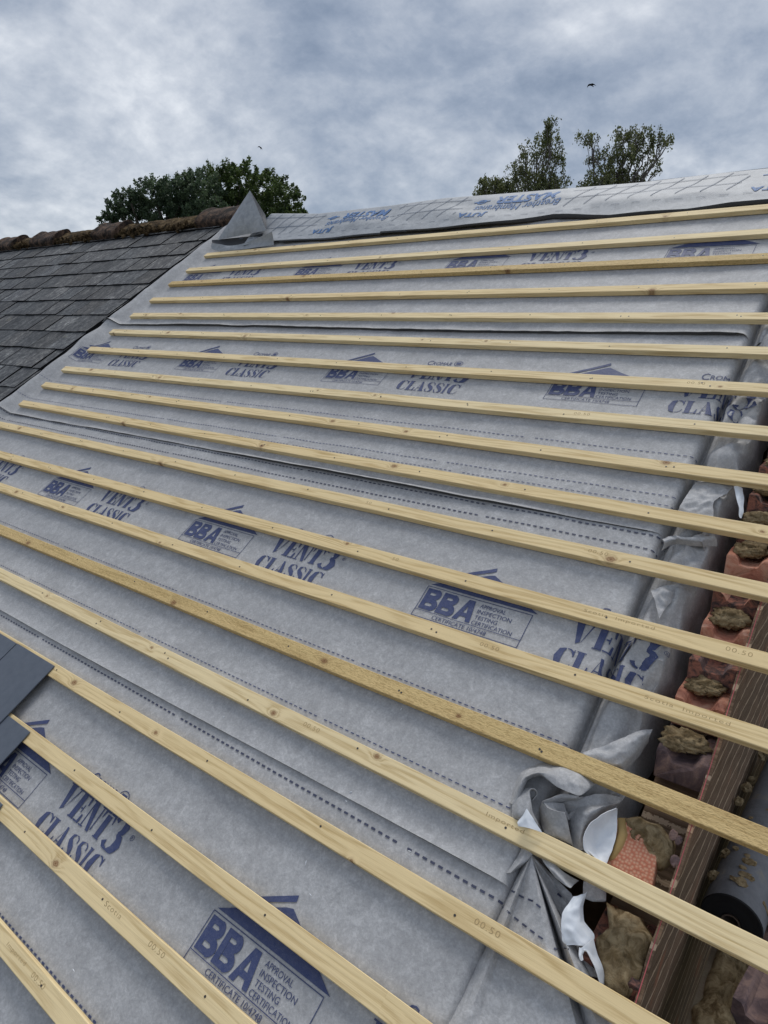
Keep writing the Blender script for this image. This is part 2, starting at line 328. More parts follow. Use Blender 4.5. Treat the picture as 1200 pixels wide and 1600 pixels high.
def leafmat(name, a, c):
    mt, t, b = newmat(name, 0.5, 0.35)
    va = N(t, 'ShaderNodeAttribute', attribute_name='tint'); t.links.new(mixc(t, va.outputs['Fac'], a, c), b.inputs['Base Color'])
    tr = N(t, 'ShaderNodeBsdfTranslucent'); t.links.new(mixc(t, va.outputs['Fac'], a, c), tr.inputs[0])
    mxs = N(t, 'ShaderNodeMixShader'); mxs.inputs[0].default_value = 0.42
    out = t.nodes['Material Output']; t.links.new(b.outputs[0], mxs.inputs[1]); t.links.new(tr.outputs[0], mxs.inputs[2]); t.links.new(mxs.outputs[0], out.inputs[0])
    return mt
M['leafA'] = leafmat('sycamore leaves', (0.040, 0.070, 0.024), (0.16, 0.22, 0.065))
M['leafB'] = leafmat('blue green leaves', (0.042, 0.070, 0.042), (0.15, 0.21, 0.11))
M['leafC'] = leafmat('birch leaves', (0.060, 0.078, 0.030), (0.22, 0.24, 0.09))

# ------------------------------------------------------------ ground, buildings below the roofs
V, F = [], []
for i in range(41):
    for j in range(41):
        x = (i-20)*60; y = (j-20)*60; V.append((x, y, -6 + 0.5*nz(x*.01, y*.01)))
for i in range(40):
    for j in range(40): a = i*41+j; F.append([a, a+41, a+42, a+1])
tag(mesh_obj('ground', V, F, M['grass'], frame='world'), kind='structure')

RV = 3.84                             # our ridge
house = empty('terrace_house', (-1.7, 4, -5), 'roof')
tag(house, 'brick house whose roof slope is stripped back to grey membrane and pine battens', 'house')
# hidden timber: rafters, ridge board, back slope
for i in range(11):
    u = 0.47 - 0.45*i
    V, F = [], []; box(V, F, (u, (RV-1.6)/2, -0.06), (0.05, RV+1.6, 0.10)); mesh_obj('rafter', V, F, M['rafter'], house)
V, F = [], []; box(V, F, (-1.7, (RV-1.4)/2, -.42), (4.75, RV+1.0, .02)); mesh_obj('attic_lining', V, F, M['rafter'], house)
# back slope and walls (world frame polygons, given in roof coordinates through the inverse turn)
def r2(x, y, z): return Vector((x, y*CP + z*SP, -y*SP + z*CP))
rid = W(0, RV+0.06, -0.02)
V, F = [], []
for (x0, x1) in ((-4.05, 0.80),):
    box(V, F, (0, 0, 0), (0.001, 0.001, 0.001))
    V.clear(); F.clear()
    a = [(x0, rid.y, rid.z), (x1, rid.y, rid.z), (x1, rid.y+3.9, rid.z-2.75), (x0, rid.y+3.9, rid.z-2.75)]
    for p in a: V.append(r2(*p))
    for p in a: V.append(r2(p[0], p[1], p[2]-0.05))
    F += [[0, 1, 2, 3], [7, 6, 5, 4], [0, 4, 5, 1], [1, 5, 6, 2], [2, 6, 7, 3], [3, 7, 4, 0]]
mesh_obj('back_slope', V, F, M['slate'], house)
V, F = [], []
yf = W(0, -1.3, -0.15)
for p in ((-4.05, yf.y, yf.z), (0.70, yf.y, yf.z), (0.70, yf.y, -6.2), (-4.05, yf.y, -6.2)): V.append(r2(*p))
for p in ((-4.05, yf.y+.1, yf.z), (0.70, yf.y+.1, yf.z), (0.70, yf.y+.1, -6.2), (-4.05, yf.y+.1, -6.2)): V.append(r2(*p))
F += [[0, 3, 2, 1], [4, 5, 6, 7], [0, 1, 5, 4], [1, 2, 6, 5], [2, 3, 7, 6], [3, 0, 4, 7]]
mesh_obj('front_wall', V, F, M['wallface'], house)

# ------------------------------------------------------------ neighbour's slate roof
nb = empty('neighbour_house', (-8, 2, 0), 'roof')
tag(nb, 'adjoining house with weathered dark slate roof and mossy clay ridge on the left', 'house')
V, F, tint = [], [], []
rnd = random.Random(3)
gauge = 0.2335; k = -8
while True:
    vb = 1.478 + gauge*k
    if vb > 3.85: break
    ue = -4.02 + (0.0 if k % 2 else -0.03) + rnd.uniform(-.02, .02)
    u = ue; first = True
    off = 0.14 if k % 2 else 0.0
    while u > -13:
        w = 0.27
        if first: w = 0.27 - off; first = False
        cu = u - w/2
        top = min(vb + 0.46, 3.93); ln = top - vb
        b0 = len(V); tilt = 0.016/0.46
        jb = rnd.uniform(-.003, .003); ch = [rnd.uniform(0, .012) if rnd.random() < .5 else 0 for _ in range(2)]
        n0 = 0.038 + rnd.uniform(-.002, .004); nl = rnd.uniform(-.003, .003)
        g = rnd.choice((0.002, 0.004, 0.007))
        xs = [cu - w/2 + g, cu - w/2 + g + ch[0], cu, cu + w/2 - g - ch[1], cu + w/2 - g]
        ys = [vb + jb + ch[0], vb + jb - rnd.uniform(-.003, .004), vb + jb + rnd.uniform(-.004, .004), vb + jb, vb + jb + ch[1]]
        for zt in (0, -0.020):
            for x, y in zip(xs, ys):
                V.append((x, y, n0 + zt + nl*(x-cu)/w))
            for x in (xs[4], xs[0]): V.append((x, top, n0 - 0.018 + zt))
        F.append([b0+i for i in range(7)][::1]); F.append([b0+7+i for i in range(7)][::-1])
        for i in range(7): F.append([b0+i, b0+7+i, b0+7+(i+1) % 7, b0+(i+1) % 7])
        tt = rnd.choice((rnd.uniform(.55, .8), rnd.uniform(.8, 1.1), rnd.uniform(.9, 1.35))); tb = rnd.uniform(-.03, .03)
        tint += [(tt-tb, tt, tt+tb)]*14
        u -= w
    k += 1
# flip order of outline so tops face out
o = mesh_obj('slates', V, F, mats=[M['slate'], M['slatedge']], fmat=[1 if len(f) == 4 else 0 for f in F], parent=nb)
ca = o.data.color_attributes.new('tint', 'FLOAT_COLOR', 'POINT')
for i, c_ in enumerate(tint): ca.data[i].color = (*c_, 1)
bm = bmesh.new(); bm.from_mesh(o.data); bmesh.ops.recalc_face_normals(bm, faces=bm.faces); bm.to_mesh(o.data); bm.free()
V, F = [], []; box(V, F, (-8.6, 1.2, -0.02), (9.1, 5.6, 0.04)); mesh_obj('roof_boarding', V, F, M['rafter'], nb)
V, F = [], []; box(V, F, (-4.06, 1.2, 0.012), (0.07, 5.3, 0.012)); mesh_obj('verge_undercloak', V, F, M['slate'], nb)
rid2 = W(0, 4.0, 0)
V, F = [], []
a = [(-13, rid2.y, rid2.z), (-4.05, rid2.y, rid2.z), (-4.05, rid2.y+3.9, rid2.z-2.75), (-13, rid2.y+3.9, rid2.z-2.75)]
for p in a: V.append(r2(*p))
for p in a: V.append(r2(p[0], p[1], p[2]-0.05))
F += [[0, 1, 2, 3], [7, 6, 5, 4], [0, 4, 5, 1], [1, 5, 6, 2], [2, 6, 7, 3], [3, 7, 4, 0]]
mesh_obj('back_slope', V, F, M['slate'], nb)
V, F = [], []
for p in ((-13, yf.y, yf.z-.1), (-4.05, yf.y, yf.z-.1), (-4.05, yf.y, -6.2), (-13, yf.y, -6.2)): V.append(r2(*p))
for p in ((-13, yf.y+.1, yf.z-.1), (-4.05, yf.y+.1, yf.z-.1), (-4.05, yf.y+.1, -6.2), (-13, yf.y+.1, -6.2)): V.append(r2(*p))
F += [[0, 3, 2, 1], [4, 5, 6, 7], [0, 1, 5, 4], [1, 2, 6, 5], [2, 3, 7, 6], [3, 0, 4, 7]]
mesh_obj('front_wall', V, F, M['wallface'], nb)
# ridge: low mossy tiles with proud ones between
def lumpy(pts_fn, nu, nv, amp, sc, seed):
    V, F = [], []
    for i in range(nu):
        for j in range(nv):
            p = Vector(pts_fn(i/(nu-1), j/(nv-1)))
            q = noise.noise_vector(p*sc + Vector((seed, 0, 0)))*amp
            V.append(p + q)
    for i in range(nu-1):
        for j in range(nv-1): a = i*nv+j; F.append([a, a+nv, a+nv+1, a+1])
    return V, F
uu = -3.86
for (u0, u1, hi) in ((-3.86, -4.40, 1), (-4.40, -5.72, 0), (-5.72, -6.18, 1), (-6.18, -7.0, 0), (-7.0, -7.55, 1), (-7.55, -8.0, 0), (-8.0, -8.5, 1), (-8.5, -9.3, 0), (-9.3, -9.8, 1), (-9.8, -11.2, 0), (-11.2, -13, 0)):
    hgt = 0.092 if hi else 0.056
    nseg = 1 if hi else max(1, round(abs(u1-u0)/0.45))
    for s in range(nseg):
        ua = u0 + (u1-u0)*s/nseg; ub = u0 + (u1-u0)*(s+1)/nseg - (0 if hi else -0.004)
        def ft(a, c_, ua=ua, ub=ub, hgt=hgt, hi=hi):
            ang = math.pi*(c_*1.0) ; wv_ = 0.135 if hi else 0.11
            dv = -math.cos(ang)*wv_; dn_ = (abs(math.sin(ang))**0.35)*(hgt - 0.0)
            if hi and (a < 0.12 or a > 0.88): dn_ += 0.012
            return (ua + (ub-ua)*a, 3.97 + dv, 0.02 + dn_)
        V, F = lumpy(ft, 14, 15, 0.008, 9, s)
        # close the ends
        for e in (0, 13): F.append([e*15+j for j in range(15)][::(1 if e else -1)])
        o = mesh_obj('ridge_tile', V, F, M['clay'] if hi else M['moss'], nb, smooth=False)
        if hi: o['label'] = 'clay ridge tile standing proud of the mossy ridge'
    if not hi:                          # moss tufts in front
        V, F = [], []
        rr = random.Random(int(-u0*10))
        for q in range(int(abs(u1-u0)*80)):
            c_ = Vector((rr.uniform(u1, u0), 3.87 + rr.gauss(0, .03), 0.04 + rr.uniform(0, .045))); r_ = rr.uniform(.008, .026)
            b0 = len(V)
            for i in range(5):
                for j in range(7):
                    th_ = math.pi*i/4; ph = 2*math.pi*j/7
                    d_ = Vector((math.sin(th_)*math.cos(ph), math.sin(th_)*math.sin(ph), math.cos(th_)))
                    V.append(c_ + d_*r_*(0.75+0.6*rr.random()))
            for i in range(4):
                for j in range(7): F.append([b0+i*7+j, b0+i*7+(j+1) % 7, b0+(i+1)*7+(j+1) % 7, b0+(i+1)*7+j])
        mesh_obj('moss_clump', V, F, M['moss'], nb)['kind'] = 'stuff'

# ------------------------------------------------------------ membrane sheets
BV = [(3.3859, .00818), (3.1452, .00753), (2.9250, .00281), (2.6878, .00338), (2.4647, .0013), (2.2356, -.00144), (2.0144, -.00048), (1.7853, .00321), (1.5707, -.00459),
      (1.3562, -.00628), (1.1452, -.00282), (.9263, -.00109), (.7174, .00005), (.4921, .00242), (.2811, -.00151), (.0587, .0053), (-.1690, .00165), (-.3733, .0058), (-.5933, 0)]
ULEFT = [-3.765]*10 + [-4.0]*9
def bat_v(i, u): return BV[i][0] + BV[i][1]*u
def press(u, v):                       # how far a point is from the battens that hold the sheet down (0 held, 1 free)
    best = 1
    for i in range(19):
        d = abs(v - (bat_v(i, u) - 0.025)); best = min(best, max(0, (d-0.03)/0.05))
    return min(1, best)
# bottom edge of each sheet as v(u), and a lift of the loose edge
def sheet_n(k, u, v, vb):
    fr = press(u, v)
    h = 0.0032*fb(u*3.1+k*9, v*4.2)*fr + 0.0016*fb(u*9, v*11, k)*fr
    h -= 0.0012*fr*(0.5-0.5*math.cos(2*math.pi*(u-0.47)/0.45))
    h -= 0.002
    d = v - vb(u)
    if d < 0.25:                        # over the sheet below
        h += 0.0042*(1 - max(0, d-0.12)/0.13 if d > 0.12 else 1)
    if d < 0.022:
        lift = (0.5+0.9*abs(nz(u*1.3, k*5.1)))*0.006
        if k == 2: lift += .011*max(0, 1-((u+.7)/.95)**2)
        if k == 3: lift += .006
        h += lift*(1-d/0.022)*(0.4+fr)
    # left: the sheet laps up against the neighbour's slates
    if u < -3.78:
        t_ = min(1, (-3.78-u)/0.13); bumpy = 0.054 + 0.020*nz(v*6, k)
        h += bumpy*(t_*t_*(3-2*t_))
        if u < -3.93: h -= (bumpy-0.012)*min(1, (-3.93-u)/0.08)
    return h
def prof(k, s, v):
    """right margin: from the rounded edge down into the gap and up the inside of the gable wall; s 0..1"""
    dp = 0.060 + 0.018*nz(v*3.1, k+.5); hp = -0.020 + 0.018*nz(v*4.3+3, k)
    wd_ = 0.015*nz(v*2.3, 7+k)
    P = [(.490, 0), (.512, -.0015), (.524, -.010), (.530, -.026), (.532, -dp), (.538, -dp-.008), (.548, -dp+.012), (.560+wd_, -.018+hp), (.574+wd_, hp), (.610+wd_, hp-.003), (.648+wd_, hp-.010),
         (.660+wd_, hp-.02), (.668+wd_, hp-.075), (.674+wd_, -.14), (.690+wd_, -.22)]
    x = s*(len(P)-1); i = min(int(x), len(P)-2); f = x-i
    def cr(a, b_, c_, d_): return 0.5*((2*b_)+(-a+c_)*f+(2*a-5*b_+4*c_-d_)*f*f+(-a+3*b_-3*c_+d_)*f**3)
    g = lambda j: P[max(0, min(len(P)-1, j))]
    u = cr(g(i-1)[0], g(i)[0], g(i+1)[0], g(i+2)[0]); n = cr(g(i-1)[1], g(i)[1], g(i+1)[1], g(i+2)[1])
    if s > 0.4:
        a = min(1, (s-0.4)*3)
        fo = noise.noise(Vector((u*9+v*5, v*7-u*6, k*3.3)))
        fo2 = noise.noise(Vector((u*22-v*9, v*12, k)))
        fo3 = noise.noise(Vector((u*14+v*10, v*9-u*16, 5+k)))
        n += a*(0.085*(abs(fo)-0.16) - 0.036*abs(fo2) + .040*abs(fo3)-.006); u += a*0.022*fo
        n = min(n, -0.001)
    return u, n
SARC = [0]                             # arc length table for printing into the margin
def margin_from_u(k, uflat, v):        # where print that would lie at uflat (>0.49) really ends up
    want = uflat - 0.49; acc = 0; pu, pn = prof(k, 0, v)
    st = 60
    for i in range(1, st+1):
        qu, qn = prof(k, i/st, v); d = math.hypot(qu-pu, qn-pn)
        if acc + d >= want: 
            f = (want-acc)/max(d, 1e-6); u = pu+(qu-pu)*f; n = pn+(qn-pn)*f
            L_ = max(d, 1e-6); return u, n, (-(qn-pn)/L_, (qu-pu)/L_)
        acc += d; pu, pn = qu, qn
    return pu, pn, (1, 0)
SH = {  # k: (bottom edge, top edge, print u0, print v0)
    0: (lambda u: -1.0, 0.235, -0.124, -0.253),
    1: (lambda u: 0.136 + 0.006*u + 0.004*math.sin(u*2.0+1), 1.385, -0.105, 0.855),
    2: (lambda u: 1.263 + 0.004*math.sin(u*2.3), 2.49, -0.128, 1.990),
    3: (lambda u: 2.330 + 0.006*math.sin(u*1.9) + 0.008*max(0, u), 3.80, 0.020, 3.055)}
LAB = ['grey printed membrane sheet lowest on the roof, under the three nearest battens and new slates', 'grey printed membrane sheet second from the bottom, with crumpled white-backed right corner',
       'grey printed membrane sheet third from the bottom, reaching the brick gable between laps', 'grey printed membrane sheet highest on the slope, just below the loose ridge membrane']
sheets = {}
for k in SH:
    vb, vt, pu0, pv0 = SH[k][:4]
    us = []
    u = -4.02
    while u < -3.7: us.append(u); u += 0.02
    while u < 0.485: us.append(u); u += 0.025
    if k == 0: us = [x for x in us if x > -3.2]
    vmax = vt; nv = int((vt-vb(0))/0.022)
    SH[k] = SH[k] + ((us, nv),)
    cols = []
    for u in us:
        col = []
        for j in range(nv+1):
            f = j/nv
            v = vb(u) + (vt-vb(u))*f; col.append((u, v, sheet_n(k, u, v, vb)))
        cols.append(col)
    SM = 80
    lowcut = {0: -9, 1: 0.34, 2: -9, 3: -9}[k]
    for i in range(SM+1):
        s = i/SM; col = []
        for j in range(nv+1):
            v = vb(.49) + (vt-vb(.49))*j/nv
            uu_, nn_ = prof(k, s, v)
            base = sheet_n(k, 0.49, v, vb)*(1-min(1, s*4))
            cutv = {1: .36, 0: .30}.get(k)
            if cutv is not None and v < cutv and v > -.95 and s > .24:   # the sheet dives here: separate folds cover it
                w_ = min(1, (cutv-v)/0.10) if k == 1 else 1
                uu_ = uu_*(1-w_) + (.532+.012*(s-.24))*w_; nn_ = nn_*(1-w_) + (-.030-.20*(s-.24))*w_
            col.append((uu_, v, nn_ + base))
        cols.append(col)
    V, F = [], []
    for c_ in cols: V += c_
    h = nv+1
    for i in range(len(cols)-1):
        for j in range(nv): a = i*h+j; F.append([a, a+h, a+h+1, a+1])
    o = mesh_obj('membrane_sheet', V, F, M['mem'], smooth=True)
    solid(o, 0.0012); tag(o, LAB[k], 'membrane', 'printed membrane sheets lapped up the slope'); sheets[k] = o

for k in (1, 2, 3):  # near-black strip below each lap edge, added to draw its shadow gap
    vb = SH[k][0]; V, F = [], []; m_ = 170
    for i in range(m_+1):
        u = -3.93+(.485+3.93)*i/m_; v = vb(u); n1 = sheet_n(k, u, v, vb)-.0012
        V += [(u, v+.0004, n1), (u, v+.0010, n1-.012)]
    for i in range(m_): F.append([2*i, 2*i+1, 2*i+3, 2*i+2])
    mesh_obj('lap_shade_strip', V, F, M['jdark'], sheets[k])
# ------------------------------------------------------------ printed marks (strokes of quads laid on the sheet)
class Ink:
    def __init__(s): s.V = []; s.F = []; s.z = []; s.l = 0
    def quadstrip(s, L1, L2):
        b = len(s.V); s.l = (s.l+1) % 6
        for a, c_ in zip(L1, L2): s.V += [a, c_]; s.z += [s.l, s.l]
        for i in range(len(L1)-1): s.F.append([b+2*i, b+2*i+2, b+2*i+3, b+2*i+1])
    def stroke(s, pts, w, seg=0.02):    # centre line with widths
        P = []
        ws = w if hasattr(w, '__len__') else [w]*len(pts)
        for i in range(len(pts)-1):
            d = math.dist(pts[i], pts[i+1]); n = max(1, math.ceil(d/seg))
            for q in range(n): f = q/n; P.append((pts[i][0]+(pts[i+1][0]-pts[i][0])*f, pts[i][1]+(pts[i+1][1]-pts[i][1])*f, ws[i]+(ws[i+1]-ws[i])*f))
        P.append((*pts[-1], ws[-1]))
        A, B = [], []
        for i, p in enumerate(P):
            a = P[max(0, i-1)]; c_ = P[min(len(P)-1, i+1)]; dx_, dy_ = c_[0]-a[0], c_[1]-a[1]; l_ = math.hypot(dx_, dy_) or 1
            nx, ny = -dy_/l_, dx_/l_; A.append((p[0]+nx*p[2]/2, p[1]+ny*p[2]/2)); B.append((p[0]-nx*p[2]/2, p[1]-ny*p[2]/2))
        s.quadstrip(B, A)
    def slab(s, a0, a1, b0, b1, n=4):   # quad between bottom edge a0-a1 and top edge b0-b1, split along its length
        A = [(a0[0]+(a1[0]-a0[0])*i/n, a0[1]+(a1[1]-a0[1])*i/n) for i in range(n+1)]
        B = [(b0[0]+(b1[0]-b0[0])*i/n, b0[1]+(b1[1]-b0[1])*i/n) for i in range(n+1)]
        s.quadstrip(A, B)
def arcpts(cx, cy, rx, ry, a0, a1, n=10): return [(cx+rx*math.cos(R_(a0+(a1-a0)*i/n)), cy+ry*math.sin(R_(a0+(a1-a0)*i/n))) for i in range(n+1)]
_txt = {}
def text_mesh(txt, bold=0.0, sp=1.0):
    key = (txt, bold, sp)
    if key in _txt: return _txt[key]
    cu = bpy.data.curves.new('t', 'FONT'); cu.body = txt; cu.size = 1.0; cu.resolution_u = 3; cu.offset = bold; cu.space_character = sp
    ob = bpy.data.objects.new('t', cu); COL.objects.link(ob); dg = bpy.context.evaluated_depsgraph_get(); dg.update()
    me = ob.evaluated_get(dg).to_mesh(); Vt = [(v.co.x, v.co.y) for v in me.vertices]; Ft = [list(p.vertices) for p in me.polygons]
    ob.evaluated_get(dg).to_mesh_clear(); bpy.data.objects.remove(ob); bpy.data.curves.remove(cu)
    x0 = min(v[0] for v in Vt); x1 = max(v[0] for v in Vt); y0 = min(v[1] for v in Vt); y1 = max(v[1] for v in Vt)
    Vt = [((v[0]-x0)/(x1-x0), (v[1]-y0)/(y1-y0)) for v in Vt]
    _txt[key] = (Vt, Ft); return Vt, Ft
def ink_text(ink, txt, x, y, w, h, bold=0.0, sp=1.0):
    Vt, Ft = text_mesh(txt, bold, sp); b = len(ink.V)
    ink.V += [(x+a*w, y+c_*h) for a, c_ in Vt]; ink.z += [0]*len(Vt); ink.F += [[b+i for i in f] for f in Ft]

def stencil(ink, ch, x, y, w, h):
    """heavy stencil capitals with slab serifs, as on the sheet"""
    q = lambda a, c_: (x+a*w, y+c_*h)
    sl = lambda *p: ink.slab(*[q(*i) for i in p])
    st = lambda pts, ws: ink.stroke([q(*i) for i in pts], [z*w for z in ws] if hasattr(ws, '__len__') else ws*w, 0.01)
    if ch == 'V':
        sl((.34, 0.0), (.50, .10), (.06, .96), (.42, .96)); sl((-.04, .95), (.48, .95), (-.04, 1), (.48, 1)); sl((.52, .05), (.56, .12), (.80, .96), (.87, .96)); sl((.66, .95), (1.02, .95), (.66, 1), (1.02, 1))
    elif ch in 'E':
        sl((.08, .05), (.44, .05), (.08, .95), (.44, .95)); sl((-.02, 0), (.46, 0), (-.02, .05), (.46, .05)); sl((-.02, .95), (.46, .95), (-.02, 1), (.46, 1))
        sl((.50, .0), (.95, 0), (.50, .06), (.90, .06)); sl((.50, .94), (.90, .94), (.50, 1), (.92, 1)); sl((.80, .06), (.97, .0), (.86, .34), (.97, .34)); sl((.84, .68), (.93, .68), (.78, .94), (.93, 1)); sl((.50, .47), (.68, .47), (.50, .53), (.68, .53)); sl((.66, .36), (.72, .36), (.66, .64), (.72, .64))
    elif ch == 'N':
        sl((.12, .0), (.19, 0), (.12, .92), (.19, .92)); sl((-.02, 0), (.32, 0), (-.02, .05), (.32, .05)); sl((.62, .0), (.84, .0), (.08, 1), (.44, 1)); sl((.86, .1), (.93, .1), (.86, .95), (.93, .95)); sl((.72, .95), (1.04, .95), (.72, 1), (1.04, 1)); sl((-.04, .95), (.1, .95), (-.04, 1), (.1, 1))
    elif ch == 'T':
        sl((.30, .05), (.68, .05), (.30, .88), (.68, .88)); sl((.22, 0), (.76, 0), (.22, .05), (.76, .05)); sl((.0, .93), (.46, .93), (.0, 1), (.46, 1)); sl((.52, .93), (.98, .93), (.52, 1), (.98, 1)); sl((-.01, .68), (.04, .68), (.0, .93), (.16, .93)); sl((.94, .68), (.99, .68), (.82, .93), (.98, .93))
    elif ch == '3':
        st([(.10, .80), (.20, .93), (.42, .98), (.62, .94), (.74, .80), (.70, .64), (.52, .55)], [.22, .16, .06, .22, .36, .28, .07])
        st([(.52, .53), (.74, .46), (.84, .28), (.72, .10), (.46, .02), (.22, .06), (.12, .20)], [.07, .30, .42, .34, .06, .16, .26])
    elif ch == 'C':
        st([(.92, .72), (.84, .88), (.66, .98), (.50, .98)], [.10, .13, .08, .06]); st([(.44, .98), (.22, .84), (.14, .5), (.22, .16), (.44, .02)], [.05, .32, .42, .32, .05]); st([(.50, .02), (.70, .03), (.86, .14), (.94, .28)], [.06, .06, .05, .04]); sl((.88, .66), (.94, .66), (.88, 1), (.94, 1))
    elif ch == 'L':
        sl((.10, .05), (.48, .05), (.10, .95), (.48, .95)); sl((0, 0), (.50, 0), (0, .05), (.50, .05)); sl((0, .95), (.58, .95), (0, 1), (.58, 1)); sl((.54, 0), (.96, 0), (.54, .06), (.90, .06)); sl((.80, .06), (.97, 0), (.90, .38), (.97, .38))
    elif ch == 'A':
        sl((.56, .05), (.96, .05), (.36, 1), (.52, 1)); sl((.48, 0), (1.04, 0), (.48, .05), (1.04, .05)); sl((.12, .05), (.18, .05), (.38, .80), (.42, .86)); sl((-.02, 0), (.32, 0), (-.02, .05), (.32, .05)); sl((.25, .30), (.50, .30), (.27, .36), (.48, .36))
    elif ch == 'S':
        st([(.86, .74), (.80, .90), (.62, .98), (.50, .985)], [.10, .10, .07, .05]); st([(.44, .985), (.20, .90), (.18, .72), (.42, .57), (.62, .47), (.80, .30), (.74, .10), (.52, .015)], [.05, .20, .28, .36, .38, .30, .22, .05]); st([(.46, .015), (.26, .05), (.14, .18), (.10, .30)], [.05, .10, .12, .10])
    elif ch == 'I':
        sl((.14, .05), (.52, .05), (.14, .95), (.52, .95)); sl((.02, 0), (.64, 0), (.02, .05), (.64, .05)); sl((.02, .95), (.64, .95), (.02, 1), (.64, 1))
def fatB(ink, x, y, w, h):
    wl = w*.27; T = h*.185
    ink.slab((x, y), (x+wl, y), (x, y+h), (x+wl, y+h))
    for yc, hh, ww in ((y+h*.755, h*.245, .93), (y+h*.255, h*.255, 1.0)):
        r_ = hh-T/2; xr = x+w*ww-r_-T*.62
        ink.stroke([(x+wl*.9, yc+r_), (xr, yc+r_)]+arcpts(xr, yc, r_*1.05, r_, 80, -80, 8)+[(xr, yc-r_), (x+wl*.9, yc-r_)], [T]*2+[T*1.25]*9+[T]*2, 0.01)
def fatA(ink, x, y, w, h):
    T = w*.31
    ink.slab((x-.06*w, y), (x+T*.86, y), (x+w*.40, y+h), (x+w*.62, y+h)); ink.slab((x+w-T*.62, y), (x+w+.1*w, y), (x+w*.40, y+h), (x+w*.80, y+h)); ink.slab((x+w*.25, y+h*.20), (x+w*.80, y+h*.20), (x+w*.30, y+h*.38), (x+w*.78, y+h*.38))
def bba(x, y):                          # x, y = top left of the box
    I = Ink(); lw = .0022
    for a, c_ in (((x, y), (x+.38, y)), ((x+.38, y), (x+.38, y-.122)), ((x+.38, y-.122), (x, y-.122)), ((x, y-.122), (x, y)), ((x, y-.0955), (x+.38, y-.0955))): I.stroke([a, c_], lw, 0.03)
    fatB(I, x+.007, y-.0895, .062, .082); fatB(I, x+.072, y-.0895, .062, .082); fatA(I, x+.141, y-.0895, .056, .082)
    for i, (s_, w_) in enumerate((('APPROVAL', .090), ('INSPECTION', .118), ('TESTING', .080), ('CERTIFICATION', .138))):
        ink_text(I, s_, x+.208, y-.0255-.0215*i, w_, .0145)
    ink_text(I, 'CERTIFICATE 10/4748', x+.075, y-.1165, .196, .0145)
    # the roof over the box
    ap = (x+.196, y+.122); I.slab((x+.010, y+.006), (x+.392, y+.006), ap, ap, 8) if False else None
    n = 10
    A = [(x+.006+.386*i/n, y+.008) for i in range(n+1)]
    for i in range(n):                  # big gable as a fan of strips between base and slopes
        pass
    def top(xx):
        t_ = (xx-(x+.006))/.386
        return y+.008 + (t_/.49*.100 if t_ < .49 else (1-t_)/.51*.100)
    xs = [x+.006+.386*i/20 for i in range(21)]
    I.quadstrip([(a, y+.008) for a in xs], [(a, max(y+.0085, top(a))) for a in xs])
    I.slab((x+.050, y+.046), (x+.197, y+.122), (x+.032, y+.049), (x+.193, y+.137), 5)
    I.slab((x+.197, y+.122), (x+.226, y+.108), (x+.193, y+.137), (x+.240, y+.112), 2) if False else None
    return I
def vent(x, y):                         # x = left, y = top of the box next to it
    I = Ink()
    ws = [.074, .062, .068, .062]; cx = x+.004
    for ch, w_ in zip('VENT', ws): stencil(I, ch, cx, y-.050, w_*.92, .080); cx += w_*.98
    stencil(I, '3', cx-.004, y-.056, .074, .096)
    cx = x-.010
    for ch, w_ in zip('CLASSIC', [.056, .05, .056, .050, .050, .030, .056]): stencil(I, ch, cx, y-.140, w_*.93, .069); cx += w_*.97
    I.stroke(arcpts(cx+.03, y-.02+.03, .0075, .0075, 0, 360, 12), .0015, .02); ink_text(I, 'R', cx+.0265, y+.006, .007, .008)
    ink_text(I, 'C', x+.055, y+.058, .028, .036); ink_text(I, 'ROMAR', x+.087, y+.060, .108, .026)
    I.stroke(arcpts(x+.226, y+.080, .022, .018, 0, 360, 14), .003, .02)
    I.stroke([(x+.214, y+.080), (x+.238, y+.080)], .017, .02)
    for dx_ in (-.004, .004): pass
    return I
_hc = {}
def grid_n(k, u, v):
    vb, vt = SH[k][0], SH[k][1]; us, nv = SH[k][4]
    import bisect
    i = max(0, min(len(us)-2, bisect.bisect_right(us, u)-1)); fu = max(0, min(1, (u-us[i])/(us[i+1]-us[i])))
    r = 0
    for q, wq in ((i, 1-fu), (i+1, fu)):
        b_ = vb(us[q]); y = (v-b_)/(vt-b_)*nv; j = max(0, min(nv-1, int(y))); fy = max(0, min(1, y-j))
        for jj, wj in ((j, 1-fy), (j+1, fy)):
            key = (k, q, jj)
            if key not in _hc: _hc[key] = sheet_n(k, us[q], b_+(vt-b_)*jj/nv, vb)
            r += wq*wj*_hc[key]
    return r
def lay(ink, k, mat, name, parent, dz=.0015):
    vb = SH[k][0]; V = []
    for (u, v), z in zip(ink.V, ink.z):
        e = dz + z*0.00012
        if u <= 0.485: V.append((u, v, grid_n(k, u, v) + e))
        else:
            uu_, nn_, nr = margin_from_u(k, u, v); b_ = sheet_n(k, .49, v, vb)*(1-min(1, (u-.49)*8)); V.append((uu_ + nr[0]*(e+.0008), v, nn_ + b_ + nr[1]*(e+.0008)))
    return mesh_obj(name, V, ink.F, mat, parent)
